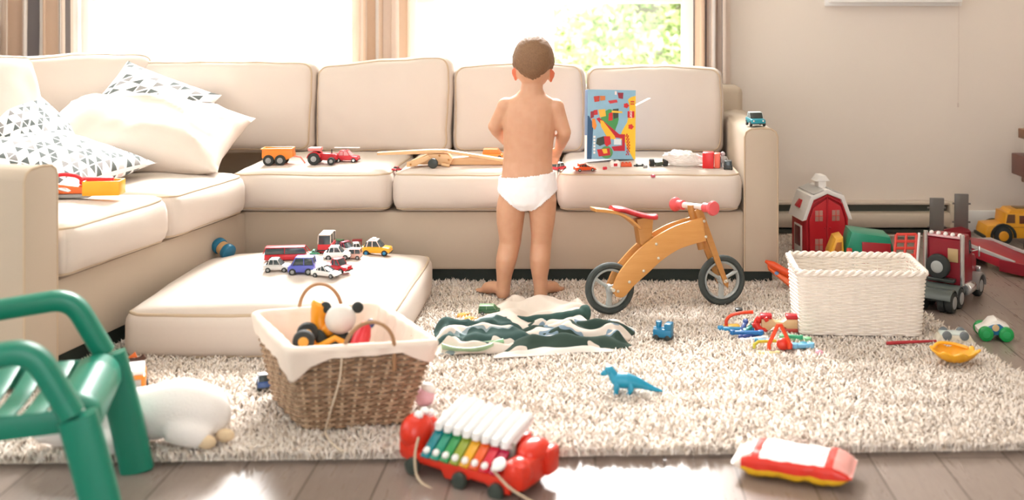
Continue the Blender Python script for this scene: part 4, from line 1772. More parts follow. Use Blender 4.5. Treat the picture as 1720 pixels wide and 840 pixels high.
def heli(root, L, W, Hh):
    MB().box((.0, 0, Hh * 1.22), (L * 1.05, W * .2, Hh * .06), bev=.001).build('ladder', m_wht, root)
    MB().cyl((-.05 * L, 0, Hh * .95), (-.05 * L, 0, Hh * 1.2), Hh * .06, 8).build('ladder_post', m_grey, root)


car('toy_fire_engine', 'small red toy car with a white ladder on top, right of the red tractor', G(583, 268, SEAT + .006), .0, .094, .045, .046, plastic('#D63A45'), 'sedan', glass=plastic('#E3A5A8'), group=GS, extra=heli, cat='toy fire engine', hub=m_wht)

# orange digger with a yellow tipping body near the arm
dg_ = thing('toy_digger', 'red and orange toy digger with a yellow scoop beside the near arm', 'toy digger', Lp(.74, .20, .452) + Vector((0.0, .03, .006)), .10, GS)
MB().box((-.075, 0, .035), (.09, .06, .04), bev=.008).box((-.085, 0, .066), (.05, .05, .03), bev=.008).build('body', plastic('#E2512B'), dg_)
MB().side([(-.02, .02), (-.02, .052), (.06, .040), (.07, .02)], .05, bev=.004).build('chassis', plastic('#E56A2A'), dg_)
MB().tube(spline([(-.05, 0, .05), (-.02, 0, .075), (.03, 0, .072), (.055, 0, .055)], 5), .006, 8).build('boom', RED, dg_)
MB().box((.02, 0, .013), (.12, .058, .012), bev=.004).build('base_frame', m_grey, dg_)
sc_ = MB()
sc_.box((.115, -.028, .036), (.11, .005, .045), bev=.002).box((.115, .028, .036), (.11, .005, .045), bev=.002).box((.115, 0, .016), (.11, .058, .005), bev=.002).box((.168, 0, .036), (.005, .058, .045), bev=.002).box((.062, 0, .036), (.005, .058, .045), bev=.002)
sc_.build('scoop', YEL, dg_)
MB().box((.09, .01, .055), (.10, .02, .022), bev=.004).build('arm', RED, dg_)
wheels(dg_, (-.09, -.03), .074, .017, .014)

# wooden toy made of long beams on black wheels
wt = thing('wooden_crane', 'pale wooden toy of long beams on a black wheel, beside the boy', 'wooden toy', G(730, 273, SEAT + .007), 0.02, GS)
m_tw = wood('#E3BE93', '#D2A777', 'toy_beech', 10)
MB().side([(-.215, .046), (-.215, .056), (-.02, .066), (.05, .066), (.05, .054), (-.02, .050)], .03, bev=.002).build('beam', m_tw, wt)
MB().side([(.04, .066), (.05, .054), (.27, .018), (.27, .030)], .028, (0, -.004, 0), bev=.002).build('beam', m_tw, wt)
MB().side([(-.085, .010), (-.09, .022), (-.02, .05), (.05, .05), (.07, .03), (.06, .008)], .05, (0, .012, 0), bev=.003).build('body', m_tw, wt)
MB().side([(-.10, .004), (-.10, .022), (-.02, .046), (-.01, .034), (-.07, .006)], .016, (0, -.03, 0), bev=.003).build('link_arm', m_tw, wt)
MB().side([(.03, .006), (.03, .03), (.16, .04), (.26, .022), (.26, .006)], .04, (0, .02, 0), bev=.003).build('trailing_board', m_tw, wt)
for y in (-.045, .05):
    MB().cyl((0, y - .007, .019), (0, y + .007, .019), .019, 22, bev=.003).build('wheel', m_dark, wt)
for q in ((-.085, .014), (.02, .044), (.055, .028)):
    MB().lathe([(0, .002), (.003, .0015), (.004, 0)], (q[0], -.038 if q[0] < 0 else -.016, q[1]), (0, -1, 0), 10).build('peg', m_ply2, wt)
MB().cyl((.03, -.025, .012), (.06, -.03, .008), .006, 12).build('dowel', m_tw, wt)
car('toy_car', 'orange toy car behind the wooden toy, left of the boy', G(829, 262, SEAT + .01), .0, .082, .05, .040, plastic('#E58A3C'), 'van', glass=plastic('#D9772E'), group=GS)
car('toy_car', 'tiny red toy car at the gap between two sofa seats, left of the wooden toy', G(667, 275, SEAT + .0), .9, .038, .022, .018, plastic('#C93644'), 'sports', group=GS)

# small building bricks and bits by the picture box
GBK = 'toy bricks and bits on the sofa seat'


def brick(name, label, loc, rz, nx, ny, col, s=.016, h=.0192, rot=None, group=GBK, cat='toy brick'):
    root = thing(name, label, cat, loc, rz, group, rot=rot)
    MB().box((0, 0, h / 2), (nx * s, ny * s, h), bev=.0012).build('body', col, root)
    st = MB()
    for i in range(nx):
        for j in range(ny):
            st.cyl(((i - (nx - 1) / 2) * s, (j - (ny - 1) / 2) * s, h - .0005), ((i - (nx - 1) / 2) * s, (j - (ny - 1) / 2) * s, h + s * .22), s * .3, 12, bev=.0006)
    st.build('stud', col, root)
    return root


def stackcar(root, L, W, Hh):
    MB().box((-.2 * L, 0, Hh * .8), (.24 * L, W * .6, Hh * .35), bev=.002).build('engine_block', ORG, root)


car('toy_racer', 'orange toy racer on the sofa seat in front of the picture box', G(982, 278, SEAT + .006), .32, .080, .040, .030, ORG, 'sports', glass=m_dark, group=GS, extra=stackcar)
brick('toy_brick', 'white toy brick printed with a red patch, before the picture box', G(1033, 274, SEAT + .006), .1, 2, 2, m_wht, .018, .020)
bq = bpy.data.objects['toy_brick']
MB().box((0, -.0185, .010), (.014, .001, .011), bev=.0004).build('red_print', RED, bq)
brick('toy_brick', 'orange toy brick on a dark plate, right of the white brick', G(1052, 274, SEAT + .006), .0, 3, 2, plastic('#D8572A'), .0135, .013)
b_ = thing('toy_axle', 'thin black toy axle lying on the sofa seat', 'toy part', G(1074, 274, SEAT + .007), .05, GBK)
MB().tube([(-.022, 0, .004), (.022, 0, .004)], .003, 6).build('rod', m_dark, b_)
for x in (-.014, .008):
    MB().cyl((x, 0, .005), (x + .008, 0, .005), .006, 10, bev=.001).build('collar', m_dark, b_)
ax_ = thing('toy_wheel_set', 'pair of black toy wheels with tan hubs, left of the white bag', 'toy part', G(1106, 274, SEAT + .006), .15, GBK)
MB().cyl((-.03, 0, .015), (.03, 0, .015), .004, 8).build('axle', m_grey, ax_)
for x in (-.026, .026):
    o = MB().cyl((x - .009, 0, .015), (x + .009, 0, .015), .015, 20, bev=.003).build('wheel', m_tyre, ax_)
    MB().lathe([(0, .001), (.006, .001), (.008, -.001)], (x - .009, 0, .015), (-1, 0, 0), 12).build('hub', plastic('#A9865A'), o)
MB().box((0, .0, .012), (.03, .024, .014), bev=.003).build('gearbox', plastic('#3F4A3C'), ax_)
for (px, py, rz, col, lab) in ((1016, 277, .5, plastic('#D2344A'), 'tiny red toy brick lying before the picture box'), (1097, 280, -.4, plastic('#B9566A'), 'tiny dark pink toy brick near the front edge of the sofa seat'), (1084, 276, .2, m_grey, 'tiny grey toy brick beside the black wheels')):
    brick('toy_brick', lab, G(px, py, SEAT + .006), rz, 2, 1, col, .008, .0095)
car('toy_car', 'dark red and white toy car by the right hand of the boy', G(938, 275, SEAT + .006), .9, .055, .036, .032, plastic('#C22A3C'), 'van', roof=m_wht, group=GS)

# crumpled clear bag
bg_ = MB()
tb = bmesh.new()
bmesh.ops.create_icosphere(tb, subdivisions=5, radius=1)
for v in tb.verts:
    d = v.co.copy()
    k = 1 + .22 * noise.noise(d * 1.6 + Vector((3, 1, 2))) + .16 * abs(noise.noise(d * 4.2)) - .05 * abs(noise.noise(d * 9))
    tail = max(0, d.x) ** 2
    v.co = Vector((d.x * .078 * k, d.y * .045 * k, max(-.0, (d.z * .5 + .5)) * .062 * k * (1 - .5 * tail)))
bg_._take(tb)
t = NT('clear_plastic_bag')
t.b.inputs['Base Color'].default_value = lin('#F4F3F0')
t.b.inputs['Roughness'].default_value = .22
t.b.inputs['Transmission Weight'].default_value = .35
t.b.inputs['IOR'].default_value = 1.15
o = bg_.build('plastic_bag', t.m, None, angle=28)
o.location = G(1150, 273, SEAT + .006)
tag(o, 'crumpled white plastic bag on the sofa seat by the red box', 'bag', GS)

# red box and small toys by the arm
rb = thing('red_toy_box', 'small bright red plastic box upright at the arm end of the seat', 'toy box', G(1195, 274, SEAT + .006), -.15, GS)
MB().box((-.012, 0, .030), (.042, .045, .060), bev=.003).build('body', plastic('#D8252A'), rb)
MB().box((.022, .004, .029), (.022, .04, .056), bev=.003).build('flap', plastic('#E86A55'), rb)
gb = thing('toy_robot', 'small grey toy figure standing next to the red plastic box', 'toy figure', G(1214, 273, SEAT + .006), .1, GS)
MB().box((0, 0, .030), (.020, .022, .026), bev=.003).build('body', plastic('#C4C2C0'), gb)
MB().sph((0, 0, .050), (.009, .009, .009), seg=14, rings=10).build('head', plastic('#C7B9BC'), gb)
for s in (-1, 1):
    MB().box((s * .006, 0, .009), (.009, .014, .018), bev=.002).build('leg', plastic('#A9A7A5'), gb)
    MB().tube([(s * .012, 0, .040), (s * .017, -.004, .028), (s * .016, -.008, .020)], .0035, 6).build('arm', plastic('#B4B2B0'), gb)
kb = car('toy_car', 'black toy car stood against the inside of the sofa arm', G(1223, 275, SEAT + .006), 1.45, .06, .03, .034, m_dark, 'van', group=GS)
ac = car('toy_car', 'turquoise toy car parked on top of the right sofa arm', P(1271, 212, 4.02) + Vector((0, .03, .004)), -PI / 2 + .12, .09, .056, .052, plastic('#1E8C9C'), 'sedan', roof=plastic('#D8E6E6'), glass=m_dark)
ac.location.z = .6095

# big picture box of toy bricks leaning on the back cushion
bx = thing('toy_brick_box', 'opened yellow and blue picture box for toy bricks, leaning on the back cushion', 'box', (0, 0, 0), 0, GS)
BW, BH, BD = .192, .268, .048
bx.location = G(1027, 269, SEAT + .006) + Vector((-.006, .03, .004))
bx.rotation_euler = (math.radians(-6), math.radians(2), math.radians(13))
m_bb, m_by = plastic('#8FC0DA'), plastic('#E6BE38')
bxm = MB()
bxm.box((0, 0, BH / 2), (BW, BD, BH), bev=.0015)
bxm.build('carton', M('#5F7FA6', rough=.4, var=.03), bx)
FY = -BD / 2 - .0006


def flat(name, pts, col, lift=0.0, parent=bx, fy=FY):
    return MB().side(pts, .0008, (0, fy - lift, 0)).build(name, col, parent, smooth=False)


U = lambda u, v: ((u - .5) * BW, v * BH)
flat('front_print', [U(*q) for q in ((.0, .0), (1, 0), (1, 1), (0, 1))], M('#86B4CE', rough=.35, var=.10, scale=22))
ye = [U(1, .0)] + [U(.80 + .12 * math.sin(a * PI * 2.0 + 2.6) * (1 if a < .62 else .6) + (.10 if a < .3 else 0), a * .86) for a in np.linspace(0, 1, 22)] + [U(.9, .90), U(1, .92)]
flat('yellow_band', ye, m_by, .0004)
flat('blue_band', [U(*q) for q in ((0, 0), (.09, 0), (.12, .5), (.03, .62), (0, .62))], plastic('#2F5478'), .0004)
flat('green_print', [U(.46 + .17 * math.cos(a) * (1 + .2 * math.sin(3 * a)), .52 + .2 * math.sin(a)) for a in np.linspace(0, 2 * PI, 22)][:-1], plastic('#46945A'), .0004)
flat('green_print', [U(.40 + .13 * math.cos(a), .10 + .09 * math.sin(a)) for a in np.linspace(0, 2 * PI, 16)][:-1], plastic('#5C9A62'), .0004)
# printed fire engine and its crew: plain red, yellow and dark shapes
pr = [('red_print', ((.18, .58), (.24, .60), (.66, .36), (.78, .36), (.78, .12), (.55, .12), (.50, .18), (.72, .20), (.72, .30), (.50, .32)), '#B5273B'),
      ('yellow_print', ((.26, .56), (.32, .55), (.56, .34), (.60, .28), (.42, .30), (.28, .47)), '#E8B93C'),
      ('red_print', ((.34, .33), (.47, .33), (.49, .22), (.40, .18), (.33, .24)), '#C22A38'),
      ('dark_print', ((.20, .30), (.34, .33), (.36, .22), (.26, .19), (.18, .22)), '#3B4844'),
      ('red_print', ((.20, .14), (.46, .16), (.48, .06), (.24, .04)), '#BF3038'),
      ('yellow_print', ((.30, .145), (.40, .15), (.42, .09), (.34, .08)), '#EBBE48'),
      ('dark_print', ((.52, .72), (.64, .73), (.64, .60), (.54, .58)), '#3E4A42'),
      ('red_print', ((.44, .66), (.52, .68), (.52, .56), (.43, .55)), '#C4303A'),
      ('yellow_print', ((.50, .70), (.72, .69), (.72, .665), (.50, .67)), '#E6BE45'),
      ('yellow_print', ((.22, .71), (.36, .72), (.38, .62), (.26, .60)), '#E8B64C'),
      ('red_print', ((.12, .70), (.20, .71), (.21, .64), (.13, .63)), '#B8343C'),
      ('red_print', ((.06, .68), (.13, .69), (.13, .60), (.06, .58)), '#8E3444'),
      ('orange_print', ((.09, .58), (.15, .58), (.19, .48), (.15, .42), (.10, .46)), '#D98A3C'),
      ('red_print', ((.12, .90), (.24, .91), (.24, .83), (.14, .82)), '#B5443C'),
      ('orange_print', ((.25, .91), (.36, .91), (.36, .85), (.26, .84)), '#C77B4A'),
      ('red_print', ((.62, .96), (.74, .96), (.73, .87), (.64, .88)), '#8F3444'),
      ('red_print', ((.42, .84), (.60, .86), (.62, .82), (.46, .80)), '#C0414A'),
      ('white_print', ((.56, .98), (.60, .98), (.60, .93), (.56, .93)), '#F2E4E4'),
      ('white_print', ((.55, .29), (.70, .29), (.70, .21), (.55, .21)), '#D5E2EA')]
for i, (nm, pts, c) in enumerate(pr):
    flat(nm, [U(*q) for q in pts], plastic(c), .0008 + i * .00006)
# checked strip beside the engine
ck = MB()
for i in range(14):
    for j in range(3):
        if (i + j) % 2 == 0:
            u, v = .80 + j * .022 + .02 * math.sin(i * .3), .06 + i * .022
            ck.side([U(u, v), U(u + .022, v), U(u + .022, v + .022), U(u, v + .022)], .0006, (0, FY - .0018, 0))
ck.build('checked_print', RED, bx, smooth=False)
# brand mark in white on a red square, turned a quarter like the photograph's, and little red emblems
flat('logo_square', [U(*q) for q in ((.83, .60), (.97, .60), (.97, .695), (.83, .695))], plastic('#C4222C'), .0020)


def lettering(txt, size, mat, parent, m):
    cu = bpy.data.curves.new('lettering', 'FONT')
    cu.body = txt
    cu.size = size
    cu.align_x = 'CENTER'
    cu.align_y = 'CENTER'
    cu.extrude = .0003
    cu.offset = size * .02
    o = bpy.data.objects.new('tmp', cu)
    COL.objects.link(o)
    me = bpy.data.meshes.new_from_object(o.evaluated_get(bpy.context.evaluated_depsgraph_get()))
    bpy.data.objects.remove(o)
    me.materials.clear()
    me.materials.append(mat)
    ob = bpy.data.objects.new('lettering', me)
    COL.objects.link(ob)
    ob.parent = parent
    ob.matrix_local = m
    return ob


lc = U(.90, .647)
lettering('LEGO', .0118, m_wht, bx, Matrix.Translation((lc[0], FY - .0028, lc[1])) @ Matrix.Rotation(PI / 2, 4, 'X') @ Matrix.Rotation(PI / 2, 4, 'Z'))
for u, v in ((.90, .47), (.80, .775)):
    c = U(u, v)
    flat('red_emblem', [(c[0] + .013 * math.cos(a) * (1 - .35 * abs(math.sin(2.5 * a))), c[1] + .012 * math.sin(a) * (1 - .3 * abs(math.sin(2.5 * a)))) for a in np.linspace(0, 2 * PI, 18)][:-1], plastic('#C9353A'), .0020)
for v in (.79, .825):
    flat('red_bar', [U(*q) for q in ((.89, v), (.97, v), (.97, v + .018), (.89, v + .018))], plastic('#C9433A'), .0020)
# white print on the dark band at the lower left
wp = MB()
for i in range(6):
    v = .08 + i * .045
    wp.side([U(.125, v), U(.165, v), U(.165, v + .03), U(.125, v + .03)], .0006, (0, FY - .002, 0))
wp.build('white_print', m_wht, bx, smooth=False)
# side of the carton: white and pink patches; open flap
MB().box((-BW / 2 - .0005, 0, BH * .17), (.0008, BD * .8, BH * .34)).build('side_print', m_wht, bx, smooth=False)
fl = MB().box((.035, 0, 0), (.07, .046, .0016))
fo = fl.build('flap', M('#F0EDE8', rough=.6), bx)
fo.location = (BW / 2, .002, BH * .77)
fo.rotation_euler = (0, math.radians(-27), 0)

# ------------------------------------------------------------------ toys around the barn
GR = 'toys by the right wall'
# barn
BR = thing('toy_barn', 'red toy barn with a white gambrel roof and double doors', 'toy barn', (.0, 0, 0), 0)
s_ = 4.42 / FPX
bl_, br_ = P(1352, 432, 4.40), P(1426, 432, 4.42)
BR.location = ((bl_.x + br_.x) / 2, 4.42, .024)
BR.rotation_euler = (0, 0, .16)
BR.scale = (.96, .96, .94)
bw, bdp = .196, .16
m_bred, m_roofw = M('#BE1E2C', rough=.35, var=.03), M('#F3F0EE', rough=.4, var=.01)
MB().prism([(-bw / 2, 0), (bw / 2, 0), (bw / 2, .185), (.066, .262), (0, .290), (-.066, .262), (-bw / 2, .185)], bdp, Matrix.Translation((0, bdp / 2, 0)) @ Matrix.Rotation(PI / 2, 4, 'X'), bev=.002).build('walls', m_bred, BR)
rf = MB()
pts = [(-bw / 2 - .014, .168), (-bw / 2 - .004, .200), (-.074, .276), (0, .306), (.074, .276), (bw / 2 + .004, .200), (bw / 2 + .014, .168)]
inn = [(bw / 2 - .004, .172), (bw / 2 - .010, .190), (.062, .258), (0, .284), (-.062, .258), (-bw / 2 + .010, .190), (-bw / 2 + .004, .172)]
rf.prism(pts + inn, bdp + .024, Matrix.Translation((0, bdp / 2 - .002, 0)) @ Matrix.Rotation(PI / 2, 4, 'X'), bev=.003)
ro = rf.build('roof', m_roofw, BR)
for s in (-1, 1):
    sh_ = MB()
    for k in range(2):
        sh_.box((s * .04, bdp / 2, .292 + .001 - .0), (.05, bdp + .028, .004), rot=(0, s * .36, 0), bev=.001)
    sh_.build('roof_lap', m_roofw, ro)
cu_ = MB().box((0, bdp * .45, .318), (.036, .05, .03), bev=.003).prism([(-.032, 0), (.032, 0), (.012, .026), (-.012, .026)], .066, Matrix.Translation((0, bdp * .45, .331)) @ Matrix.Rotation(PI / 2, 4, 'X'), bev=.003)
cu_.build('cupola', m_roofw, BR)
m_bred2 = M('#C92430', rough=.3, var=.03)
m_pane = plastic('#C08C82')
for s in (-1, 1):
    d = [(s * .003, .008), (s * .078, .008), (s * .080, .17), (s * .062, .225), (s * .003, .262)]
    do = MB().side(d, .008, (0, -.006, 0), bev=.002).build('door', m_bred2, BR)
    for z0_, z1_ in ((.165, .212), (.038, .088)):
        cx2 = s * .038
        MB().box((cx2, -.0108, (z0_ + z1_) / 2), (.034, .002, z1_ - z0_), bev=.0006).build('window', m_pane, do)
        MB().box((cx2, -.0124, (z0_ + z1_) / 2), (.034, .002, .003)).box((cx2, -.0124, (z0_ + z1_) / 2), (.003, .002, z1_ - z0_)).build('window_bars', plastic('#D9544F'), do)
    MB().sph((s * .012, -.012, .135), .004, seg=10, rings=8).build('knob', m_bred, do)
tr_ = MB()
tr_.tube([(-.088, -.006, .006), (-.090, -.006, .172), (-.068, -.006, .238), (0, -.006, .275), (.068, -.006, .238), (.090, -.006, .172), (.088, -.006, .006)], .005, 6)
tr_.tube([(0, -.010, .01), (0, -.010, .268)], .0035, 6)
tr_.build('door_trim', m_bred, BR)
# side with white framed opening and a loft shutter
MB().box((-bw / 2 - .002, .075, .075), (.006, .09, .13), bev=.002).build('side_frame', m_roofw, BR)
MB().box((-bw / 2 - .0045, .075, .09), (.004, .068, .085), bev=.001).build('side_opening', plastic('#6F2630'), BR)
MB().box((-bw / 2 + .010, .085, .232), (.012, .05, .045), rot=(0, .62, 0), bev=.002).build('loft_shutter', m_bred, BR)
gp = MB().side([(0, 0), (.055, 0), (.062, .006), (.045, .012), (.01, .014), (-.004, .006)], .05, bev=.003).build('toy_plate', plastic('#62A04A'))
gp.location = G(1332, 433, RUG)
tag(gp, 'small green plastic plate on the rug at the corner of the barn', 'toy part', GR)

# dump truck: yellow cab, green tipping body with red tailgate
dt = thing('toy_dump_truck', 'toy dump truck with green tipping body, red tailgate and yellow cab', 'toy truck', (0, 0, 0), 0, GR)
DY = 3.98
o_ = P(1464, 470, DY)
dt.location = (o_.x, DY, RUG)
dt.rotation_euler = (0, 0, -.06)
dt.scale = (.92, .92, 1.02)
k_ = DY / FPX
MB().prism([(-.122, .04), (.108, .04), (.072, .172), (-.082, .190)], .15, Matrix.Translation((0, .06, 0)) @ Matrix.Rotation(PI / 2, 4, 'X'), bev=.006).build('tipping_body', plastic('#148A6C'), dt)
MB().prism([(-.050, .045), (.066, .045), (.062, .150), (-.052, .156)], .01, Matrix.Translation((.010, -.020, 0)) @ Matrix.Rotation(PI / 2, 4, 'X'), bev=.003).build('tailgate', plastic('#A3202B'), dt)
for sx, z in ((-.098, .135),):
    MB().cyl((sx, -.034, .03), (sx + .004, -.030, z), .0115, 14, bev=.004).build('post', plastic('#D6402C'), dt)
MB().side([(-.165, .03), (-.165, .10), (-.140, .158), (-.11, .165), (-.10, .03)], .12, (0, .075, 0), bev=.006).build('cab', plastic('#EDB03A'), dt)
MB().side([(-.152, .10), (-.136, .146), (-.116, .148), (-.116, .10)], .122, (0, .075, 0), bev=.002).build('cab_window', plastic('#B6692A'), dt)
MB().box((0, .06, .034), (.26, .10, .02), bev=.004).build('chassis', plastic('#D8962E'), dt)
for x in (-.13, .03, .085):
    for y in (0.0, .13):
        w__ = MB().cyl((x, y - .012, .034), (x, y + .012, .034), .034, 22, bev=.006).build('wheel', m_tyre, dt)
        MB().lathe([(0, .002), (.012, .002), (.016, -.001)], (x, y + (-.012 if y < .05 else .012), .034), (0, -1 if y < .05 else 1, 0), 14).build('hub', YEL, w__)

# red lattice ramp
lr = thing('toy_ladder_ramp', 'red lattice toy ramp leaning behind the white basket', 'toy ramp', (0, 0, 0), 0, GR)
a0, a1 = P(1526, 436, 3.80), P(1546, 399, 4.00)
b0 = P(1562, 436, 3.80)
lr.location = P(1497, 452, 3.86)
up_ = Vector((.035, .06, .190))
rt_ = Vector((.074, .0, 0))
lad = MB()
for k in range(3):
    o0 = rt_ * (k / 2)
    lad.tube([o0, o0 + up_], .0055, 6)
lad.build('rail', plastic('#E04A40'), lr)
rg = MB()
for k in range(9):
    q = up_ * (k / 8)
    rg.tube([q, q + rt_], .0055, 6)
rg.build('rung', plastic('#E04A40'), lr)
lr.location.z = RUG + .006
lr.location.y = 3.86
MB().tube([rt_ + Vector((.012, 0, .004)), rt_ + up_ + Vector((.010, 0, .006))], .005, 8).build('prop', m_wht, lr)

# semi truck
m_mar = M('#8E1E2C', rough=.3, var=.03)
rw, fw = G(1575, 521, 0), G(1652, 499, 0)
dv = Vector((.60, .80, 0)).normalized()
st = thing('toy_semi_truck', 'maroon toy semi truck cab with a spare wheel on its back', 'toy truck', rw + Vector((.03, .06, 0)), math.atan2(dv.y, dv.x))
st.scale = (1.06, 1.06, 1.06)
# local x forwards
MB().side([(-.09, .035), (-.09, .058), (.22, .058), (.24, .035)], .055, bev=.004).build('chassis', m_dark, st)
MB().side([(.035, .055), (.035, .215), (.05, .226), (.115, .226), (.14, .185), (.15, .150), (.15, .055)], .118, bev=.007).build('cab', m_mar, st)
MB().side([(.14, .06), (.14, .150), (.23, .135), (.242, .12), (.242, .06)], .086, bev=.007).build('hood', m_mar, st)
MB().side([(.108, .160), (.106, .208), (.124, .206), (.142, .162)], .121, bev=.002).build('cab_window', m_glassd, st)
MB().box((.0335, -.030, .165), (.004, .035, .045), bev=.001).build('rear_window', plastic('#B79A6E'), st)
MB().box((.243, 0, .098), (.006, .07, .07), bev=.002).build('grille', m_chrome, st)
MB().box((.25, 0, .042), (.012, .13, .024), bev=.004).build('bumper', m_chrome, st)
for s in (-1, 1):
    MB().tube([(.030, s * .062, .07), (.030, s * .062, .238)], .0075, 12).build('exhaust_stack', m_chrome, st)
    MB().cyl((.045, s * .068, .055), (.105, s * .068, .055), .020, 16, bev=.003).build('fuel_tank', m_chrome, st)
    MB().prism([(.20 + math.cos(a) * .046, .036 + math.sin(a) * .046) for a in np.linspace(-.1, PI + .1, 13)] + [(.20 + math.cos(a) * .039, .036 + math.sin(a) * .039) for a in np.linspace(PI + .1, -.1, 13)], .036, Matrix.Translation((0, s * .058, 0)) @ Matrix.Rotation(PI / 2, 4, 'X')).build('fender', m_mar if s > 0 else plastic('#8E8A88'), st)
    MB().tube([(.142, s * .06, .165), (.15, s * .078, .17)], .002, 6).box((.15, s * .08, .165), (.008, .006, .035), bev=.002).build('mirror', m_chrome, st)
    MB().box((.235, s * .05, .085), (.014, .02, .02), bev=.004).build('headlight', m_chrome, st)
for k in range(5):
    y = (k - 2) * .024
    MB().sph((.048, y, .231), (.012, .0072, .0072), seg=12, rings=8).build('roof_light', m_wht, st)
MB().box((.042, 0, .224), (.018, .122, .006), bev=.002).build('roof_bar', plastic('#D9A9AE'), st)
sw = MB().cyl((.022, .012, .128), (-.004, .012, .128), .041, 26, bev=.008).build('spare_wheel', m_tyre, st)
MB().lathe([(0, .001), (.008, .003), (.018, .002), (.022, -.001)], (-.004, .012, .128), (-1, 0, 0), 18).build('hub', plastic('#A9ACA9'), sw)
MB().box((.01, 0, .085), (.03, .09, .012), bev=.003).build('rear_deck', m_dark, st)
for x in (-.07, .0):
    for s in (-1, 1):
        for q in (0, 1):
            y = s * (.032 + q * .026)
            w__ = MB().cyl((x, y - .012, .034), (x, y + .012, .034), .034, 24, bev=.006).build('wheel', m_tyre, st)
            if q:
                MB().lathe([(0, .004), (.012, .003), (.02, .001), (.022, -.002)], (x, y + s * .012, .034), (0, s, 0), 16).build('hub', m_grey, w__)
    MB().prism([(x + math.cos(a) * .041, .034 + math.sin(a) * .041) for a in np.linspace(.3, PI - .3, 9)] + [(x + math.cos(a) * .037, .034 + math.sin(a) * .037) for a in np.linspace(PI - .3, .3, 9)], .135, Matrix.Rotation(PI / 2, 4, 'X')).build('mudguard', plastic('#4C5452'), st)
for s in (-1, 1):
    w__ = MB().cyl((.20, s * .046, .036), (.20, s * .072, .036), .036, 24, bev=.006).build('wheel', m_tyre, st)
    MB().lathe([(0, .004), (.012, .003), (.02, .001), (.023, -.002)], (.20, s * .072, .036), (0, s, 0), 16).build('hub', m_grey, w__)

# low trailer with two upright ramps
tl = thing('toy_trailer', 'dark red toy low loader trailer with two grey ramps raised', 'toy trailer', (0, 0, 0), 0, GR)
TA, TBk = Vector((1.505, 4.55, 0)), Vector((1.92, 3.97, 0))
td = (TBk - TA).normalized()
tl.location = TA
tl.rotation_euler = (0, 0, math.atan2(td.y, td.x))
m_tr = M('#A42433', rough=.35, var=.03)
MB().side([(-.02, .055), (-.02, .075), (.10, .085), (.16, .085), (.34, .045), (.78, .045), (.78, .022), (.30, .022), (.12, .05)], .17, bev=.004).build('deck', m_tr, tl)
for s in (-1, 1):
    MB().side([(.30, .012), (.30, .058), (.78, .058), (.78, .012)], .012, (0, s * .092, 0), bev=.003).build('side_rail', M('#8A1D2B', rough=.35), tl)
    MB().side([(.06, .08), (.14, .096), (.36, .06), (.36, .05), (.12, .08)], .010, (0, s * .080, 0), bev=.002).build('edge_strip', plastic('#B8B2B0'), tl)
MB().box((.60, -.06, .070), (.02, .11, .04), bev=.002).build('cross_plate', plastic('#A5A19E'), tl)
MB().side([(-.04, .05), (-.04, .11), (.0, .12), (.03, .10), (.03, .05)], .22, bev=.006).build('tail_frame', m_mar, tl)
for s in (-1, 1):
    rmp = MB()
    rmp.box((0, 0, .082), (.012, .058, .160), bev=.002)
    for q in range(9):
        rmp.box((-.008, 0, .014 + q * .017), (.004, .05, .004))
    for z in (.02, .10):
        rmp.cyl((0, -.038, z + .02), (0, .038, z + .02), .004, 8)
    r_ = rmp.build('ramp', plastic('#6E6A66'), tl)
    r_.location = (-.005, s * .084, .098)
    r_.rotation_euler = (0, .06, -.70)
for x in (.03, .10):
    for s in (-1, 1):
        MB().cyl((x, s * .05, .027), (x, s * .085, .027), .027, 20, bev=.004).build('wheel', m_tyre, tl)

# yellow school bus
sb = thing('toy_school_bus', 'yellow toy school bus parked along the wall', 'toy bus', G(1726, 411, 0), PI, GR)
m_sb = M('#E9A52A', rough=.35, var=.03)
sb.location = Vector((1.985, 4.83, 0))
MB().side([(-.26, .03), (-.26, .145), (.16, .145), (.165, .095), (.24, .088), (.25, .06), (.25, .03)], .125, bev=.008).build('body', m_sb, sb)
MB().side([(-.25, .14), (-.25, .158), (.13, .158), (.15, .14)], .11, bev=.006).build('roof', m_sb, sb)
for k in range(9):
    x = .085 - k * .040
    for s in (-1, 1):
        MB().box((x, s * .0625, .115), (.027, .003, .036), bev=.003).build('window', plastic('#6B3F2C'), sb)
for s in (-1, 1):
    MB().side([(.118, .100), (.118, .138), (.150, .138), (.158, .100)], .003, (0, s * .0625, 0)).build('front_window', plastic('#6B4A32'), sb)
    MB().box((-.05, s * .064, .082), (.38, .003, .004)).build('stripe', plastic('#C98A22'), sb)
    for x in (-.14, .17):
        MB().prism([(x + math.cos(a) * .058, .040 + math.sin(a) * .058) for a in np.linspace(-.1, PI + .1, 13)] + [(x + math.cos(a) * .046, .040 + math.sin(a) * .046) for a in np.linspace(PI + .1, -.1, 13)], .012, Matrix.Translation((0, s * .062, 0)) @ Matrix.Rotation(PI / 2, 4, 'X')).build('fender', m_dark, sb)
MB().box((.148, 0, .118), (.006, .10, .036), bev=.002).build('windscreen', plastic('#6B3F2C'), sb)
MB().box((-.02, 0, .159), (.24, .06, .004), bev=.001).build('roof_slot', plastic('#7A5A24'), sb)
MB().box((.252, 0, .038), (.01, .13, .016), bev=.003).build('bumper', m_dark, sb)
wheels(sb, (-.14, .17), .138, .043, .026, hub=plastic('#E8A12E'))

# dark tractor wheel with pink hub poking into view at the edge
tw = tractor('toy_tractor', 'black toy tractor with pink hubs in front of the school bus', (1.935, 4.60, 0), PI, .16, .10, .11, m_dark, m_dark, GR, hub=plastic('#D23C5A'), cab=False, big=.36)
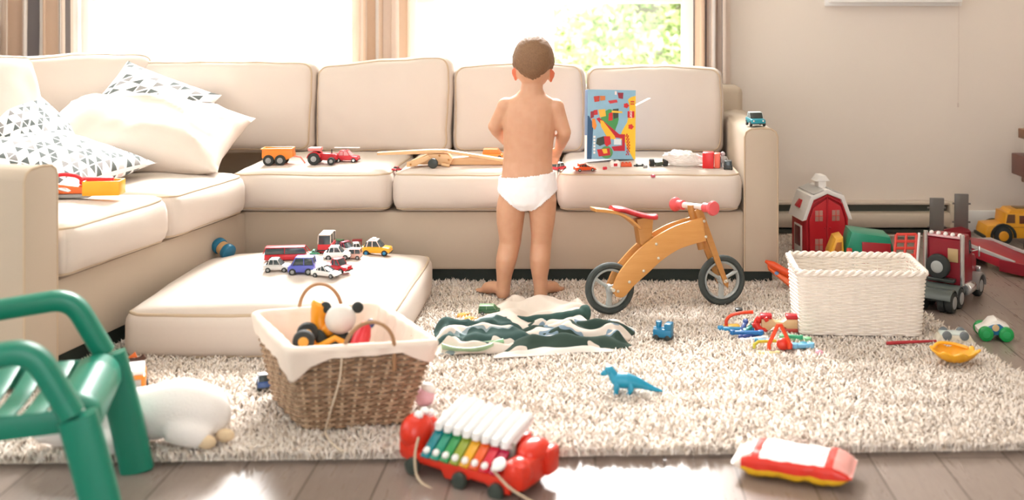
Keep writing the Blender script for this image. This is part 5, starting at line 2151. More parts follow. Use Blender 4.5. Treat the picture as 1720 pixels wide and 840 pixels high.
# wooden furniture edge
wf = thing('wooden_bench', 'stacked brown wooden shelf end at the right edge, against the wall', 'shelf', (2.012, 4.76, -.003))
m_wn1, m_wn2 = wood('#8A5E3E', '#6F4A30', 'walnut_board', 8), wood('#7B4A40', '#5E372F', 'dark_walnut_board', 8)
for nm, x, z, w__, h_, m_ in (('shelf_board', .115, .490, .39, .044, m_wn1), ('shelf_beam', .105, .352, .43, .094, m_wn2), ('lower_board', .125, .285, .38, .036, m_wn1)):
    MB().box((x - .0, 0, z), (w__, .28, h_), bev=.004).build(nm, m_wn1 if m_ is m_wn1 else m_wn2, wf)
for y in (-.1, .1):
    MB().box((.295, y, .255), (.05, .05, .47), bev=.004).build('leg', m_wn2, wf)

# white cord on the floor along the heater
cd = MB().tube(spline([(.70, 4.93, .012), (.95, 4.915, .010), (1.25, 4.93, .010), (1.5, 4.92, .010)], 8), .004, 6).build('power_cord', M('#CFC6BA', rough=.5))
tag(cd, 'pale power cord lying on the floor below the heater', 'cord')
# ------------------------------------------------------------------ things on the rug
GF = 'toys scattered on the rug'
Z = RUG - .002

# clothes: cloth sheets slumped into folds
def clothmat(n, thr, name, dark='#35504D', light='#DDD2C8', mid='#8FA0A6', warp=1.4):
    t = NT(name)
    uvn = t.n('UVMap')
    sx = t.n('SeparateXYZ')
    t.l(uvn.outputs[0], sx.inputs[0])
    nz = t.noise(uvn.outputs[0], 3.2, 2.0)
    v = t.math('ADD', t.math('MULTIPLY', sx.outputs[1], n), t.math('MULTIPLY', nz, warp))
    fr = t.math('FRACT', v)
    a = t.mix(t.math('LESS_THAN', fr, thr), lin(light), lin(dark))
    b = t.math('MULTIPLY', t.math('LESS_THAN', fr, thr + .09), t.math('GREATER_THAN', fr, thr))
    t.l(t.mix(b, a, lin(mid)), t.b.inputs['Base Color'])
    t.b.inputs['Roughness'].default_value = .95
    return t.m


def cloth(name, label, quad, hgt, seed, mat, folds=4.0, nu=70, nv=44, ragged=.02, cat='clothes', group='clothes dropped on the rug', axis=0):
    q = [Vector((p[0], p[1], 0)) for p in quad]          # near-left, near-right, far-right, far-left
    s = Vector((seed, seed * 1.3, seed * .4))

    def fn(u, v):
        a, b = 2 * u - 1, 2 * v - 1
        p = q[0].lerp(q[1], u).lerp(q[3].lerp(q[2], u), v)
        cen = sum(q, Vector()) / 4
        rad = 1 + .18 * noise.noise(Vector((math.atan2(b, a) * 1.3, seed, 0))) * (a * a + b * b) * .5
        p = cen + (p - cen) * rad
        e = (1 - a ** 6) * (1 - b ** 6)
        w_ = noise.noise(Vector((u * 3, v * 3, seed)))
        f = abs(math.sin((v if axis == 0 else u) * folds * PI + 2.6 * w_ + 1.1 * (u if axis == 0 else v)))
        h = hgt * (.25 + .55 * f + .5 * noise.noise(Vector((u * 5, v * 6, seed * 2)))) * e
        x2 = .012 * noise.noise(Vector((u * 6, v * 6, seed + 5)))
        return Vector((p.x + x2, p.y + x2 * .5, RUG + .002 + max(h, 0.001)))
    mb = MB()
    mb.grid(fn, nu, nv, uv=True)
    o = mb.build(name, mat, None, angle=80, fixn=False)
    sm = o.modifiers.new('thickness', 'SOLIDIFY')
    sm.thickness = .003
    return tag(o, label, cat, group)


gq = lambda *pts: [G(px, py, RUG + .01) for px, py in pts]
m_cream = fabric('#DFD3C8', 'heather_jersey', weave=500, var=.05)
cloth('striped_shirt', 'dark green and white striped shirt crumpled at the left of the clothes heap', gq((730, 592), (905, 588), (880, 543), (728, 544)), .056, 2.0, clothmat(2.2, .52, 'green_white_stripe'), 3.0)
cloth('dark_trousers', 'dark green patterned trousers crumpled at the right of the clothes heap', gq((840, 594), (1058, 580), (1064, 544), (865, 550)), .055, 5.0, clothmat(2.0, .60, 'dark_green_print', dark='#33473F', mid='#7F96A8', warp=2.2), 3.0)
cloth('cream_shirt', 'cream shirt spread on top of the clothes heap behind', gq((785, 562), (1006, 556), (992, 508), (838, 503)), .050, 9.0, m_cream, 2.0)
cloth('white_shirt', 'white shirt with wavy hem at the front of the clothes heap', gq((830, 597), (1030, 586), (1040, 566), (850, 568)), .018, 14.0, fabric('#E9E2DC', 'white_jersey', weave=500, var=.03), 2.5)
# rolled dark sleeve and fold lines lying over the cream shirt
m_sl = clothmat(3.0, .7, 'dark_sleeve', dark='#2E4741', mid='#55736E', light='#B9C3BC')
rl = MB()
c_ = [P(805, 556, 3.42), P(850, 549, 3.425), P(890, 555, 3.42), P(935, 553, 3.43), P(968, 545, 3.44), P(985, 533, 3.46)]
pp_ = spline(c_, 8)
rr_ = [.007 + .020 * (i / len(pp_)) ** 1.6 + .004 * noise.noise(Vector((i * .3, 0, 0))) for i in range(len(pp_))]
for p_, r_ in zip(pp_, rr_):
    p_.z = max(RUG + .022 + r_ * .6, p_.z)
rl.tube(pp_, rr_, 12)
o = rl.build('rolled_sleeve', M('#33504A', rough=.95, var=.3, scale=50), None, angle=80)
tag(o, 'dark green rolled up garment lying across the cream shirt', 'clothes', 'clothes dropped on the rug')

# light green curved scoop under the shirt, green car, orange pieces
sc = thing('toy_shovel', 'pale green plastic toy shovel half under the striped shirt', 'toy shovel', G(786, 592, RUG), .03, GF)
bl2 = MB()
bl2.grid(lambda u, v: Vector(((u - .5) * .15, (v - .5) * .05 * (1 - .5 * abs(2 * u - 1) ** 3), .004 + .018 * (2 * v - 1) ** 2 + .010 * (2 * u - 1) ** 2)), 20, 10)
ob = bl2.build('blade', plastic('#A9C9A4'), sc, fixn=False)
sm = ob.modifiers.new('thickness', 'SOLIDIFY')
sm.thickness = .004
MB().tube(spline([(.06, .0, .016), (.085, .006, .026), (.105, .01, .030)], 4), .008, 10).build('handle', plastic('#8FBF93'), sc)
gc = car('toy_car', 'dark green toy car resting on the edge of the cream shirt', G(822, 527, RUG + .012), .03, .070, .036, .030, plastic('#2F5A3C'), 'van', roof=plastic('#8FB08A'), glass=plastic('#3A6A48'), group=GF)
for px, py, rz, lab in ((776, 532, .3, 'flat orange yellow toy piece behind the striped shirt'), (788, 538, -.4, 'orange toy piece lying nearest the cream shirt')):
    o = MB().lathe([(0, .010), (.012, .010), (.017, .006), (.018, .0)], seg=14).box((.018, .006, .006), (.022, .012, .010), bev=.003).build('toy_disc', plastic('#E0A548'))
    o.location = G(px, py, Z)
    o.rotation_euler = (0, 0, rz)
    tag(o, lab, 'toy part', GF)

# blue toy train block
bt_ = thing('toy_train', 'blue toy train engine alone on the rug below the bike', 'toy train', G(1114, 570, Z), -.35, GF)
MB().box((.0, 0, .022), (.058, .034, .026), bev=.004).box((.018, 0, .042), (.022, .034, .022), bev=.003).cyl((-.03, 0, .024), (.01, 0, .024), .015, 16, bev=.003).build('body', plastic('#1876A0'), bt_)
MB().cyl((-.014, 0, .035), (-.014, 0, .056), .008, 14, bev=.002, r1=.010).build('chimney', plastic('#1876A0'), bt_)
MB().box((0, 0, .008), (.062, .03, .008), bev=.002).build('base', m_dark, bt_)
for x in (-.018, .018):
    for s in (-1, 1):
        MB().cyl((x, s * .012, .009), (x, s * .018, .009), .009, 12, bev=.002).build('wheel', m_dark, bt_)

# blue dinosaur: body one continuous skin
dn = thing('toy_dinosaur', 'blue plastic toy dinosaur standing on the open rug', 'toy dinosaur', G(1045, 660, Z), -.10, GF)
db = MB()
spn = spline([(-.042, 0, .052), (-.034, 0, .058), (-.026, 0, .050), (-.020, 0, .040), (-.006, 0, .034), (.012, 0, .033), (.032, 0, .030), (.056, 0, .023), (.082, 0, .014), (.108, 0, .008)], 4)
rad_ = np.interp(np.linspace(0, 1, len(spn)), [0, .08, .17, .28, .42, .55, .68, .8, .92, 1], [.004, .0105, .0095, .010, .0155, .016, .0125, .008, .0045, .0015])
db.tube(spn, list(rad_ * 1.3), 12)
db.tube([(-.034, 0, .056), (-.048, 0, .051), (-.056, 0, .047)], [.009, .0075, .004], 10)
db.build('body', plastic('#1F93B5'), dn)
for x, s in ((-.012, -1), (-.012, 1), (.022, -1), (.022, 1)):
    MB().tube([(x, s * .010, .030), (x + (.004 if x > 0 else -.003), s * .016, .016), (x - .002, s * .016, .004), (x - .008, s * .016, .002)], [.009, .0072, .006, .004], 10).build('leg', plastic('#1F93B5'), dn)
for k in range(6):
    x = -.016 + k * .011
    MB().side([(-.005, 0), (.0, .013 - abs(k - 2) * .002), (.006, 0)], .003, (x, 0, .046 - abs(k - 1.5) * .002), bev=.001).build('back_plate', plastic('#8FCBD8'), dn)
for s in (-1, 1):
    MB().sph((-.038, s * .0085, .058), .002, seg=8, rings=6).build('eye', m_dark, dn)

# small pile of coloured plastic pieces
GP2 = 'plastic pieces heaped by the white basket'


def piece(name, label, build, mat, loc, rz=0.0, rot=None):
    mb = MB()
    build(mb)
    o = mb.build(name, mat)
    o.location = loc
    o.rotation_euler = rot if rot else (0, 0, rz)
    return tag(o, label, 'toy part', GP2)


def stick(L, w_, h_):
    def f(mb):
        mb.box((0, 0, h_ / 2), (L, w_, h_), bev=min(w_, h_) * .3)
        for s in (-1, 1):
            mb.cyl((s * L * .46, 0, 0), (s * L * .46, 0, h_ * 1.15), w_ * .62, 12, bev=.001)
    return f


bluea, blueb, blued = plastic('#2E92C8'), plastic('#1D6FB0'), plastic('#27478E')
piece('toy_strip', 'light blue plastic strip at the left of the coloured pieces', stick(.105, .016, .012), bluea, G(1236, 556, Z), -.12)
piece('toy_strip', 'blue plastic strip lying across the light blue one', stick(.095, .014, .012), blueb, G(1254, 562, Z + .008), -.05)
piece('toy_strip', 'dark blue plastic strip slanting up at the front left of the pieces', stick(.085, .012, .010), blued, G(1262, 566, Z + .002), .45)
piece('toy_strip', 'white plastic strip under the dark blue one', stick(.08, .012, .009), m_wht, G(1265, 572, Z), .35)
piece('toy_strip', 'short navy blue plastic strip standing tilted', stick(.055, .014, .010), blued, G(1249, 552, Z + .012), 1.1, rot=(0, -.5, 1.1))
piece('toy_strip', 'teal plastic strip beside the navy one', stick(.05, .014, .010), plastic('#1E8C86'), G(1259, 553, Z + .01), .9, rot=(0, -.2, .9))
piece('plastic_arch', 'orange red plastic arch standing behind the blue strips', lambda mb: mb.tube(spline([(-.045, 0, .0), (-.045, 0, .022), (-.03, 0, .038), (.0, 0, .046), (.04, .004, .048)], 6), .0055, 8), plastic('#E2471F'), G(1244, 550, Z + .004), .0)
piece('plastic_stand', 'yellow plastic foot under the orange arch', lambda mb: mb.box((0, 0, .005), (.05, .03, .010), bev=.003), plastic('#E8BE4C'), G(1229, 551, Z), .1)
piece('plastic_button', 'small black plastic knob on top of the orange arch', lambda mb: mb.cyl((0, 0, 0), (0, 0, .016), .010, 14, bev=.003).cyl((0, 0, .012), (0, 0, .020), .013, 14, bev=.003), m_dark, P(1241, 528, 3.46))
piece('toy_gear', 'red plastic lump with a round hole in the middle of the pieces', lambda mb: (mb.ring((0, 0, .020), .016, .011, axis=(.3, -1, .5), seg=24, sec=10), [mb.box((.026 * math.cos(a), -.005 - .008 * math.sin(a), .02 + .024 * math.sin(a)), (.014, .016, .014), rot=(0, a, 0), bev=.003) for a in np.linspace(0, 2 * PI, 7)[:-1]]), plastic('#DA2D1E'), G(1279, 556, Z), .0)
piece('toy_triangle', 'orange red plastic triangle ring standing at the front of the pieces', lambda mb: mb.tube([(-.030, 0, .004), (-.030, 0, .02), (-.003, .004, .078), (.004, .004, .078), (.028, 0, .03), (.030, 0, .010)], .006, 8, closed=False), plastic('#E0451C'), G(1309, 590, Z + .002), -.15)
piece('toy_gear', 'red plastic lump inside the orange triangle', lambda mb: mb.sph((0, 0, .018), (.022, .016, .018)).box((.016, 0, .012), (.02, .02, .02), bev=.004), plastic('#D63A28'), G(1316, 588, Z), .2)
piece('plastic_angle', 'yellow green plastic angle piece at the front of the heap', lambda mb: mb.tube([(-.035, -.015, .006), (-.035, -.01, .016), (-.02, .0, .022), (.035, .004, .022)], .005, 8), plastic('#C6BE3C'), G(1285, 586, Z), .05)
piece('toy_strip', 'pale yellow plastic strip at the very front of the heap', stick(.06, .012, .008), plastic('#EAD9A0'), G(1290, 595, Z), -.05)
piece('toy_strip', 'mint green plastic strip at the right of the pieces', stick(.085, .018, .012), plastic('#7CC492'), G(1336, 572, Z), -.4)
piece('toy_strip', 'dark green plastic strip lying along the mint green one', stick(.05, .010, .010), plastic('#2F9C6E'), G(1333, 568, Z + .012), -.4)
piece('toy_strip', 'teal blue plastic strip at the lower right of the pieces', stick(.065, .020, .014), plastic('#1F86A0'), G(1334, 585, Z), .15)
piece('toy_strip', 'sky blue plastic strip at the right end of the pieces', stick(.055, .018, .012), plastic('#74B6DC'), G(1348, 584, Z + .004), .1)
piece('toy_strip', 'small blue plastic strip between the red lump and the triangle', stick(.045, .014, .010), plastic('#4E9FD2'), G(1281, 575, Z), -.2)
piece('toy_bead', 'tiny pink plastic bead on the rug right of the heap', lambda mb: mb.sph((0, 0, .008), (.012, .009, .008)), plastic('#E7A6BC'), G(1376, 597, Z))
# wooden bridge block with red feet
wb_ = thing('wooden_block', 'tan wooden toy bridge with two red blocks on top, behind the pieces', 'wooden toy', G(1308, 556, Z), -.05, GF)
MB().side([(-.056, .010), (-.056, .040), (-.022, .040), (-.012, .032), (.012, .032), (.022, .040), (.058, .040), (.058, .010), (.03, .004), (.018, .016), (-.018, .016), (-.03, .004)], .03, bev=.003).build('body', m_tw, wb_)
for x in (-.040, .040):
    MB().box((x, 0, .047), (.036, .028, .014), bev=.003).build('block', RED, wb_)
MB().box((.036, -.002, .006), (.046, .032, .012), bev=.003).build('foot', plastic('#B5443C'), wb_)

# orange foam glider by the sofa arm
gl = thing('foam_glider', 'orange toy jet with blue spots lying between the sofa arm and the white basket', 'toy plane', G(1316, 484, Z), 0, GF)
gl.rotation_euler = (math.radians(32), math.radians(20), math.radians(-38))
gl.location.z = .062
gl.scale = (.92, .92, .92)
MB().prism([(-.075, -.004), (-.06, .018), (.075, .040), (.085, .030), (.085, -.035), (.075, -.042), (-.06, -.018)], .016, Matrix.Translation((0, 0, .03)), bev=.005).build('wing', plastic('#E8662A'), gl)
MB().tube([(-.085, 0, .045), (-.05, 0, .048), (.08, 0, .05)], [.006, .015, .012], 12).build('fuselage', plastic('#E2501F'), gl)
MB().side([(.04, .05), (.085, .095), (.09, .05)], .006, bev=.002).build('tail_fin', plastic('#E2501F'), gl)
for x, y in ((-.02, -.018), (.035, .024), (.06, -.028), (.0, .016)):
    MB().lathe([(0, .003), (.008, .002), (.009, 0)], (x, y, .037), (0, 0, 1), 12).build('spot', plastic('#6E95C4'), gl)

# green toy car with big wheels, white upside-down toy, stick, shell mould
gcr = thing('toy_car', 'rounded white and blue toy car with bright green wheels on the bare floor', 'toy car', G(1668, 568, 0), -.12)
MB().side([(-.05, .018), (-.052, .034), (-.03, .044), (-.012, .064), (.006, .068), (.024, .056), (.044, .046), (.05, .03), (.046, .018)], .062, bev=.010).build('body', plastic('#EDE8E2'), gcr)
MB().side([(-.036, .018), (-.03, .040), (-.008, .052), (.012, .054), (.03, .042), (.042, .030), (.04, .018)], .068, bev=.004).build('side_panel', plastic('#1F6E9A'), gcr)
MB().lathe([(0, .002), (.010, .0015), (.011, 0)], (.0, -.0345, .042), (0, -1, 0), 16).build('side_emblem', plastic('#D9B98C'), gcr)
wheels(gcr, (-.030, .032), .086, .023, .020, hub=plastic('#2FA860'), tyre=plastic('#169A4C'))
rt2 = thing('upturned_toy', 'cream toy lying upside down with two dark grey wheels up, behind the yellow mould', 'toy car', G(1602, 586, 0), -.08, GF)
MB().side([(-.052, 0), (-.058, .030), (-.048, .046), (.046, .046), (.058, .028), (.054, 0)], .055, bev=.007).build('body', plastic('#E3DAC6'), rt2)
MB().box((0, .004, .048), (.085, .04, .008), bev=.003).build('underside', plastic('#DCE8E4'), rt2)
for x in (-.026, .026):
    for y in (-.024, .024):
        MB().cyl((x, y - .006, .047), (x, y + .006, .047), .014, 16, bev=.003).build('wheel', plastic('#747C80'), rt2)
rs = MB().tube([(-.078, 0, .006), (-.05, .0, .007), (.05, .0, .009), (.07, .001, .009)], [.0055, .0055, .0042, .003], 10).cyl((.066, .001, .009), (.078, .001, .009), .0036, 10).build('red_stick', plastic('#B03038'))
rs.location = G(1531, 579, Z)
rs.rotation_euler = (0, 0, .08)
tag(rs, 'thin dark red stick on the rug in front of the white basket', 'toy part', GF)
sh = thing('sand_mould', 'yellow shell shaped sand mould on the edge of the rug', 'toy mould', G(1604, 612, Z), -.15, GF)


def shell(u, v):
    a = u * 2 * PI
    r = v
    fl = 1 + .07 * math.cos(a * 9) * r
    x = .068 * r * math.cos(a) * fl
    y = .046 * r * math.sin(a) * fl
    z = .006 + .034 * r ** 2.2 + .004 * math.cos(a * 9) * r
    return Vector((x, y, z))


sm_ = MB()
sm_.grid(shell, 90, 14, closed_u=True)
bmesh.ops.remove_doubles(sm_.bm, verts=sm_.bm.verts[:], dist=1e-5)
ob = sm_.build('bowl', plastic('#F0B02A'), sh, fixn=False)
md = ob.modifiers.new('thickness', 'SOLIDIFY')
md.thickness = .004
MB().tube(spline([(-.062, .012, .036), (-.04, .03, .050), (.0, .036, .048), (.04, .03, .040)], 5), .005, 8).build('rim_fold', plastic('#F0B02A'), sh)

# ------------------------------------------------------------------ near the front
# pull-along piano of coloured bars
xy = thing('toy_xylophone', 'red pull along toy piano with coloured bars and white keys at the rug edge', 'toy xylophone', (0, 0, 0))
xa, xb = G(695, 772, .018), G(893, 838, 0)
e_ = (xb - xa); e_.z = 0
XL_ = e_.length
xy.location = (xa.x - .035, xa.y - .022, .006)
xy.rotation_euler = (0, math.radians(2.2), math.atan2(e_.y, e_.x))
# local x along the length, y away from the viewer
m_xr = M('#D8331E', rough=.28, var=.02)
W2_ = .150
MB().box((XL_ / 2, W2_ * .5, .032), (XL_ * .97, W2_ * .80, .030), bev=.008).build('base', m_xr, xy)
sk = MB()
sk.side([(.02, .014), (.02, .046), (XL_ - .02, .046), (XL_ - .02, .014), (XL_ * .80, .010), (XL_ * .74, .026), (XL_ * .62, .026), (XL_ * .56, .008), (XL_ * .40, .008), (XL_ * .36, .028), (XL_ * .2, .028), (XL_ * .15, .012)], .012, (0, .014, 0), bev=.003)
sk.side([(.02, .014), (.02, .046), (XL_ - .02, .046), (XL_ - .02, .014)], .012, (0, W2_ - .014, 0), bev=.003)
sk.build('side_skirt', m_xr, xy)
hd_ = MB()
hd_.sph((.018, .045, .075), (.036, .042, .042)).sph((.010, .085, .066), (.034, .036, .032)).box((.02, .07, .045), (.06, .12, .055), bev=.016)
hd_.build('head', m_xr, xy)
for y, z in ((.040, .122), (.062, .124), (.085, .112)):
    MB().sph((.026, y, z - .006), (.012, .009, .009), seg=14, rings=10).build('peg', m_wht, xy)
MB().box((.07, .135, .082), (.05, .022, .032), rot=(0, -.3, .2), bev=.008).build('handle', m_xr, xy)
tl_ = MB()
tl_.box((XL_ - .012, .07, .055), (.055, .13, .060), bev=.014).sph((XL_ - .015, .095, .082), (.034, .045, .026)).sph((XL_ - .01, .03, .06), (.03, .028, .030))
tl_.box((XL_ + .012, .115, .062), (.03, .05, .06), bev=.010)
tl_.build('tail', m_xr, xy)
for q in (.016, .5, .86):
    for y in (.004, W2_ - .004):
        MB().cyl((XL_ * (.12 + q * .84), y - .008, .016), (XL_ * (.12 + q * .84), y + .008, .016), .019, 18, bev=.004).build('wheel', plastic('#38423C'), xy)
cols = ['#12808A', '#128A72', '#2E8E4E', '#8A9A34', '#DDA326', '#DE5A22', '#CE2038', '#B51E48']
x0_, x1_ = .062, XL_ - .050
pt = (x1_ - x0_) / 8
for k, c in enumerate(cols):
    x = x0_ + pt * (k + .5)
    L_ = .074 - k * .0022
    b = MB().box((0, 0, 0), (pt * .86, L_, .008), bev=.002).build('sound_bar', M(c, rough=.22, var=.02), xy)
    b.location = (x, .032, .066)
    b.rotation_euler = (math.radians(38), 0, 0)
    pg = MB().sph((0, -L_ * .30, .006), (.0085, .0085, .006), seg=14, rings=8).build('peg', m_wht, b)
MB().box(((x0_ + x1_) / 2, .066, .078), (x1_ - x0_ + .01, .010, .040), bev=.003).build('key_bed', plastic('#9C9C92'), xy)
for k in range(8):
    x = x0_ + pt * (k + .5)
    ky = MB()
    ky.tube([(0, -.052, -.007), (0, -.048, .001), (0, 0, .003), (0, .052, .003), (0, .056, -.006)], [pt * .34, pt * .44, pt * .45, pt * .45, pt * .36], 12, flat=.75)
    o = ky.build('key', plastic('#E6E5E4'), xy)
    o.location = (x, .098, .112)
    o.rotation_euler = (math.radians(17), 0, 0)
MB().box(((x0_ + x1_) / 2, .100, .104), (x1_ - x0_, .086, .008), rot=(math.radians(20), 0, 0), bev=.003).build('key_plate', m_wht, xy)
MB().box(((x0_ + x1_) / 2, .118, .070), (x1_ - x0_, .05, .06), bev=.004).build('sound_box', m_xr, xy)
for pts in ([(.050, .012, .080), (.056, -.006, .050), (.066, -.014, .016), (.085, -.02, .0), (.13, -.03, -.004)], [(XL_ - .055, .0, .062), (XL_ - .01, -.006, .040), (XL_ + .03, .01, .018), (XL_ + .07, .03, .002), (XL_ + .13, .06, -.004)]):
    MB().tube(spline(pts, 6), .0028, 6).build('pull_string', M('#C9B79C', rough=.8), xy)
MB().lathe([(0, .006), (.009, .005), (.015, .002), (.016, -.002)], (XL_ - .045, .004, .078), (0, -.5, .8), 16).build('string_ring', m_wht, xy)

# pink and white ball toy behind it
pb = thing('toy_rattle', 'pink and white toy ball at the corner of the woven basket', 'toy ball', G(713, 682, Z), 0, GF)
MB().sph((0, 0, .024), (.026, .026, .024)).build('ball', plastic('#E8B7C4'), pb)
MB().sph((.010, .0, .046), (.020, .016, .013), rot=(0, .4, 0)).build('cap', m_wht, pb)

# packet of wipes
wp_ = thing('wipes_packet', 'red, yellow and white packet of wipes at the front edge of the rug', 'packet', (0, 0, 0))
wa, wc = G(1262, 800, 0), G(1432, 826, 0)
ew = wc - wa
wp_.location = (wa + wc) / 2 + Vector((-.006, .045, .0))
wp_.location.z = .004
wp_.rotation_euler = (0, 0, math.atan2(ew.y, ew.x))
PL, PW, PH = .215, .125, .054


def packet(u, v, k=1.0):
    a = v * 2 * PI
    x = (u - .5) * (PL + .05)
    e = min(1.0, max(0.0, (PL / 2 + .02 - abs(x)) / .035))
    e = e ** .55
    ca, sa = math.cos(a), math.sin(a)
    sq = lambda t: math.copysign(abs(t) ** .6, t)
    y = sq(ca) * PW / 2 * (.90 + .10 * e)
    z = sq(sa) * PH / 2 * (.05 + .95 * e)
    p = Vector((x, y, PH / 2 + z))
    n_ = noise.noise(p * 30) * .0025 + noise.noise(p * 70) * .0012
    return p + Vector((0, n_, n_))


def pmi(u, v):
    x = (u - .5) * (PL + .05)
    if x < -PL / 2 - .006:
        return 3
    ang = v
    if x > PL / 2 - .030 and (v > .60 or v < .08):
        return 3
    if .10 < ang < .40 and abs(x) < .072:
        return 0
    if .40 <= ang < .505:
        return 1
    if .505 <= ang < .86:
        return 2
    return 1 if abs(x) < .09 else 4


mb = MB()
mb.grid(lambda u, v: packet(u, v), 60, 60, mi=pmi)
bmesh.ops.remove_doubles(mb.bm, verts=mb.bm.verts[:], dist=1e-5)
ob = mb.build('wrapper', [plastic('#F7F6F5'), plastic('#DC3324'), plastic('#E6B324'), plastic('#E9DCD0'), plastic('#EFA9A2')], wp_, angle=80)
MB().prism([(-.062, -.026), (.055, -.026), (.066, -.012), (.066, .012), (.055, .026), (-.062, .026), (-.07, .012), (-.07, -.012)], .003, Matrix.Translation((0, .002, PH + .0005)), bev=.001).build('label_flap', plastic('#FAFAFA'), wp_)
MB().lathe([(0, .001), (.007, .0008), (.0078, -.001)], (PL / 2 - .016, -PW / 2 + .004, PH * .44), (0, -1, .1), 14).build('blue_mark', plastic('#4F8FB8'), wp_)

# white soft toy lying on its side behind the chair
pbr = thing('plush_toy', 'big white plush animal lying on the rug behind the green chair leg', 'soft toy', G(262, 742, Z), 0, GF)
pbr.rotation_euler = (0, 0, .10)
m_pl = fabric('#F1ECE8', 'white_plush', weave=260, var=.03, bump=.6)
tb_ = MB()
sp_ = spline([(-.215, .0, .048), (-.17, 0, .06), (-.10, 0, .062), (-.02, 0, .068), (.05, 0, .078), (.10, 0, .070), (.14, 0, .05), (.165, 0, .036)], 5)
ra_ = list(np.interp(np.linspace(0, 1, len(sp_)), [0, .1, .25, .45, .62, .78, .9, 1], [.028, .052, .058, .062, .068, .058, .040, .018]))
tb_.tube(sp_, ra_, 24)
tb_.sph((-.20, -.01, .052), (.05, .05, .050)).sph((-.24, -.02, .040), (.028, .03, .026))
tb_.tube([(.05, -.035, .05), (.10, -.05, .035), (.135, -.055, .022)], [.04, .034, .022], 14)
tb_.tube([(-.10, -.03, .04), (-.08, -.07, .025), (-.07, -.09, .020)], [.03, .026, .018], 14)
o = tb_.build('body', m_pl, pbr)
r = o.modifiers.new('blend', 'REMESH')
r.mode = 'VOXEL'
r.voxel_size = .007
r.use_smooth_shade = True
s = o.modifiers.new('soft', 'SMOOTH')
s.iterations = 8
for px, y in ((.132, -.066), (.165, -.03)):
    MB().sph((px, y, .020), (.022, .012, .016), seg=16, rings=10).build('foot_sole', fabric('#DFC7A4', 'tan_felt', weave=300), pbr)
for sx in (-.012, .02):
    MB().sph((-.215 + sx, .03, .094), (.014, .009, .015), seg=14, rings=10).build('ear', m_pl, pbr)

# orange truck by the corner of the floor cushion
ot = thing('toy_truck', 'orange and white toy truck beside the corner of the floor cushion', 'toy truck', G(224, 668, Z), -1.2, GF)
MB().box((0, 0, .045), (.10, .062, .05), bev=.008).build('body', plastic('#E98A22'), ot)
MB().box((0, 0, .076), (.085, .056, .014), bev=.005).build('roof', m_wht, ot)
MB().box((.052, 0, .046), (.004, .040, .030), bev=.001).box((0, -.032, .048), (.05, .003, .028), bev=.001).build('window', plastic('#A8A5A2'), ot)
wheels(ot, (-.03, .03), .07, .018, .014)
dk = thing('toy_figure', 'small dark brown toy animal just behind the orange truck', 'toy animal', G(214, 632, Z), .3, GF)
MB().tube([(-.03, 0, .035), (-.01, 0, .038), (.02, 0, .036), (.035, 0, .044), (.046, 0, .052)], [.008, .014, .013, .009, .008], 10).build('body', plastic('#4A2E24'), dk)
for x in (-.018, .016):
    for s in (-1, 1):
        MB().tube([(x, s * .008, .03), (x, s * .010, .0)], [.006, .0045], 8).build('leg', plastic('#4A2E24'), dk)
MB().side([(.0, .05), (.02, .066), (.026, .05)], .006, bev=.002).build('mane', plastic('#D2682A'), dk)
# blue toy half hidden by the woven basket
bc = car('toy_car', 'dark blue and white toy car half hidden at the left of the woven basket', G(446, 650, Z), 1.9, .07, .042, .040, plastic('#2F4F8A'), 'sedan', roof=plastic('#D5DCE4'), group=GF)
# blue toy in the gap at the sofa corner
gt = thing('toy_barrel', 'blue toy with a tan band wedged in the corner gap of the sofa', 'toy part', P(379, 421, 3.80), 0, GF, rot=(0, math.radians(20), math.radians(-30)))
gt.location = (-1.312, 3.78, .205)
MB().cyl((-.035, 0, 0), (-.010, 0, 0), .028, 20, bev=.005).build('end', plastic('#1F6F93'), gt)
MB().cyl((-.012, 0, 0), (.014, 0, 0), .024, 20, bev=.003).build('band', plastic('#C79E6E'), gt)
MB().cyl((.012, 0, 0), (.036, 0, 0), .028, 20, bev=.005).build('end', plastic('#1F6F93'), gt)

# ------------------------------------------------------------------ toys inside the woven basket
GI = 'toys inside the woven basket'
bi = lambda px, py, Y: P(px, py, Y)
ydg = thing('toy_loader', 'yellow toy loader with a black wheel in the woven basket', 'toy digger', bi(515, 600, 2.72), .2, GI)
ydg.location.z = .108
MB().box((0, 0, .065), (.075, .05, .04), bev=.006).build('body', plastic('#E98A1E'), ydg)
MB().tube([(.03, 0, .08), (.07, 0, .10), (.095, 0, .085)], .008, 8).build('boom', plastic('#E9A01E'), ydg)
for x, y in ((-.005, -.036), (.0, .03)):
    w__ = MB().cyl((x, y - .012, .108), (x, y + .012, .108), .027, 22, bev=.006).build('wheel', m_tyre, ydg)
    MB().lathe([(0, .002), (.011, .002), (.014, -.001)], (x, y - .012, .108), (0, -1, 0), 14).build('hub', plastic('#E0A03A'), w__)
MB().box((-.02, -.01, .035), (.09, .05, .03), bev=.006).build('base', m_dark, ydg)
bn = thing('toy_shape', 'orange yellow toy shape standing up in the woven basket', 'toy part', bi(540, 580, 2.80), .0, GI)
bn.location.z = .108
MB().tube(spline([(.022, 0, .0), (.014, 0, .05), (-.002, 0, .10), (-.006, 0, .135), (-.004, 0, .165), (.0, 0, .175)], 5), list(np.interp(np.linspace(0, 1, 26), [0, .3, .6, .85, 1], [.020, .026, .021, .023, .010])), 16).sph((.022, -.012, .105), .020, seg=16, rings=10).build('body', plastic('#EF9A1C'), bn)
pa = thing('plush_panda', 'white round faced plush with black ears in the woven basket', 'soft toy', bi(572, 590, 2.78), .0, GI)
pa.location.z = .108
MB().sph((0, 0, .135), (.040, .036, .038)).build('head', fabric('#D9D5CE', 'grey_plush', weave=300), pa)
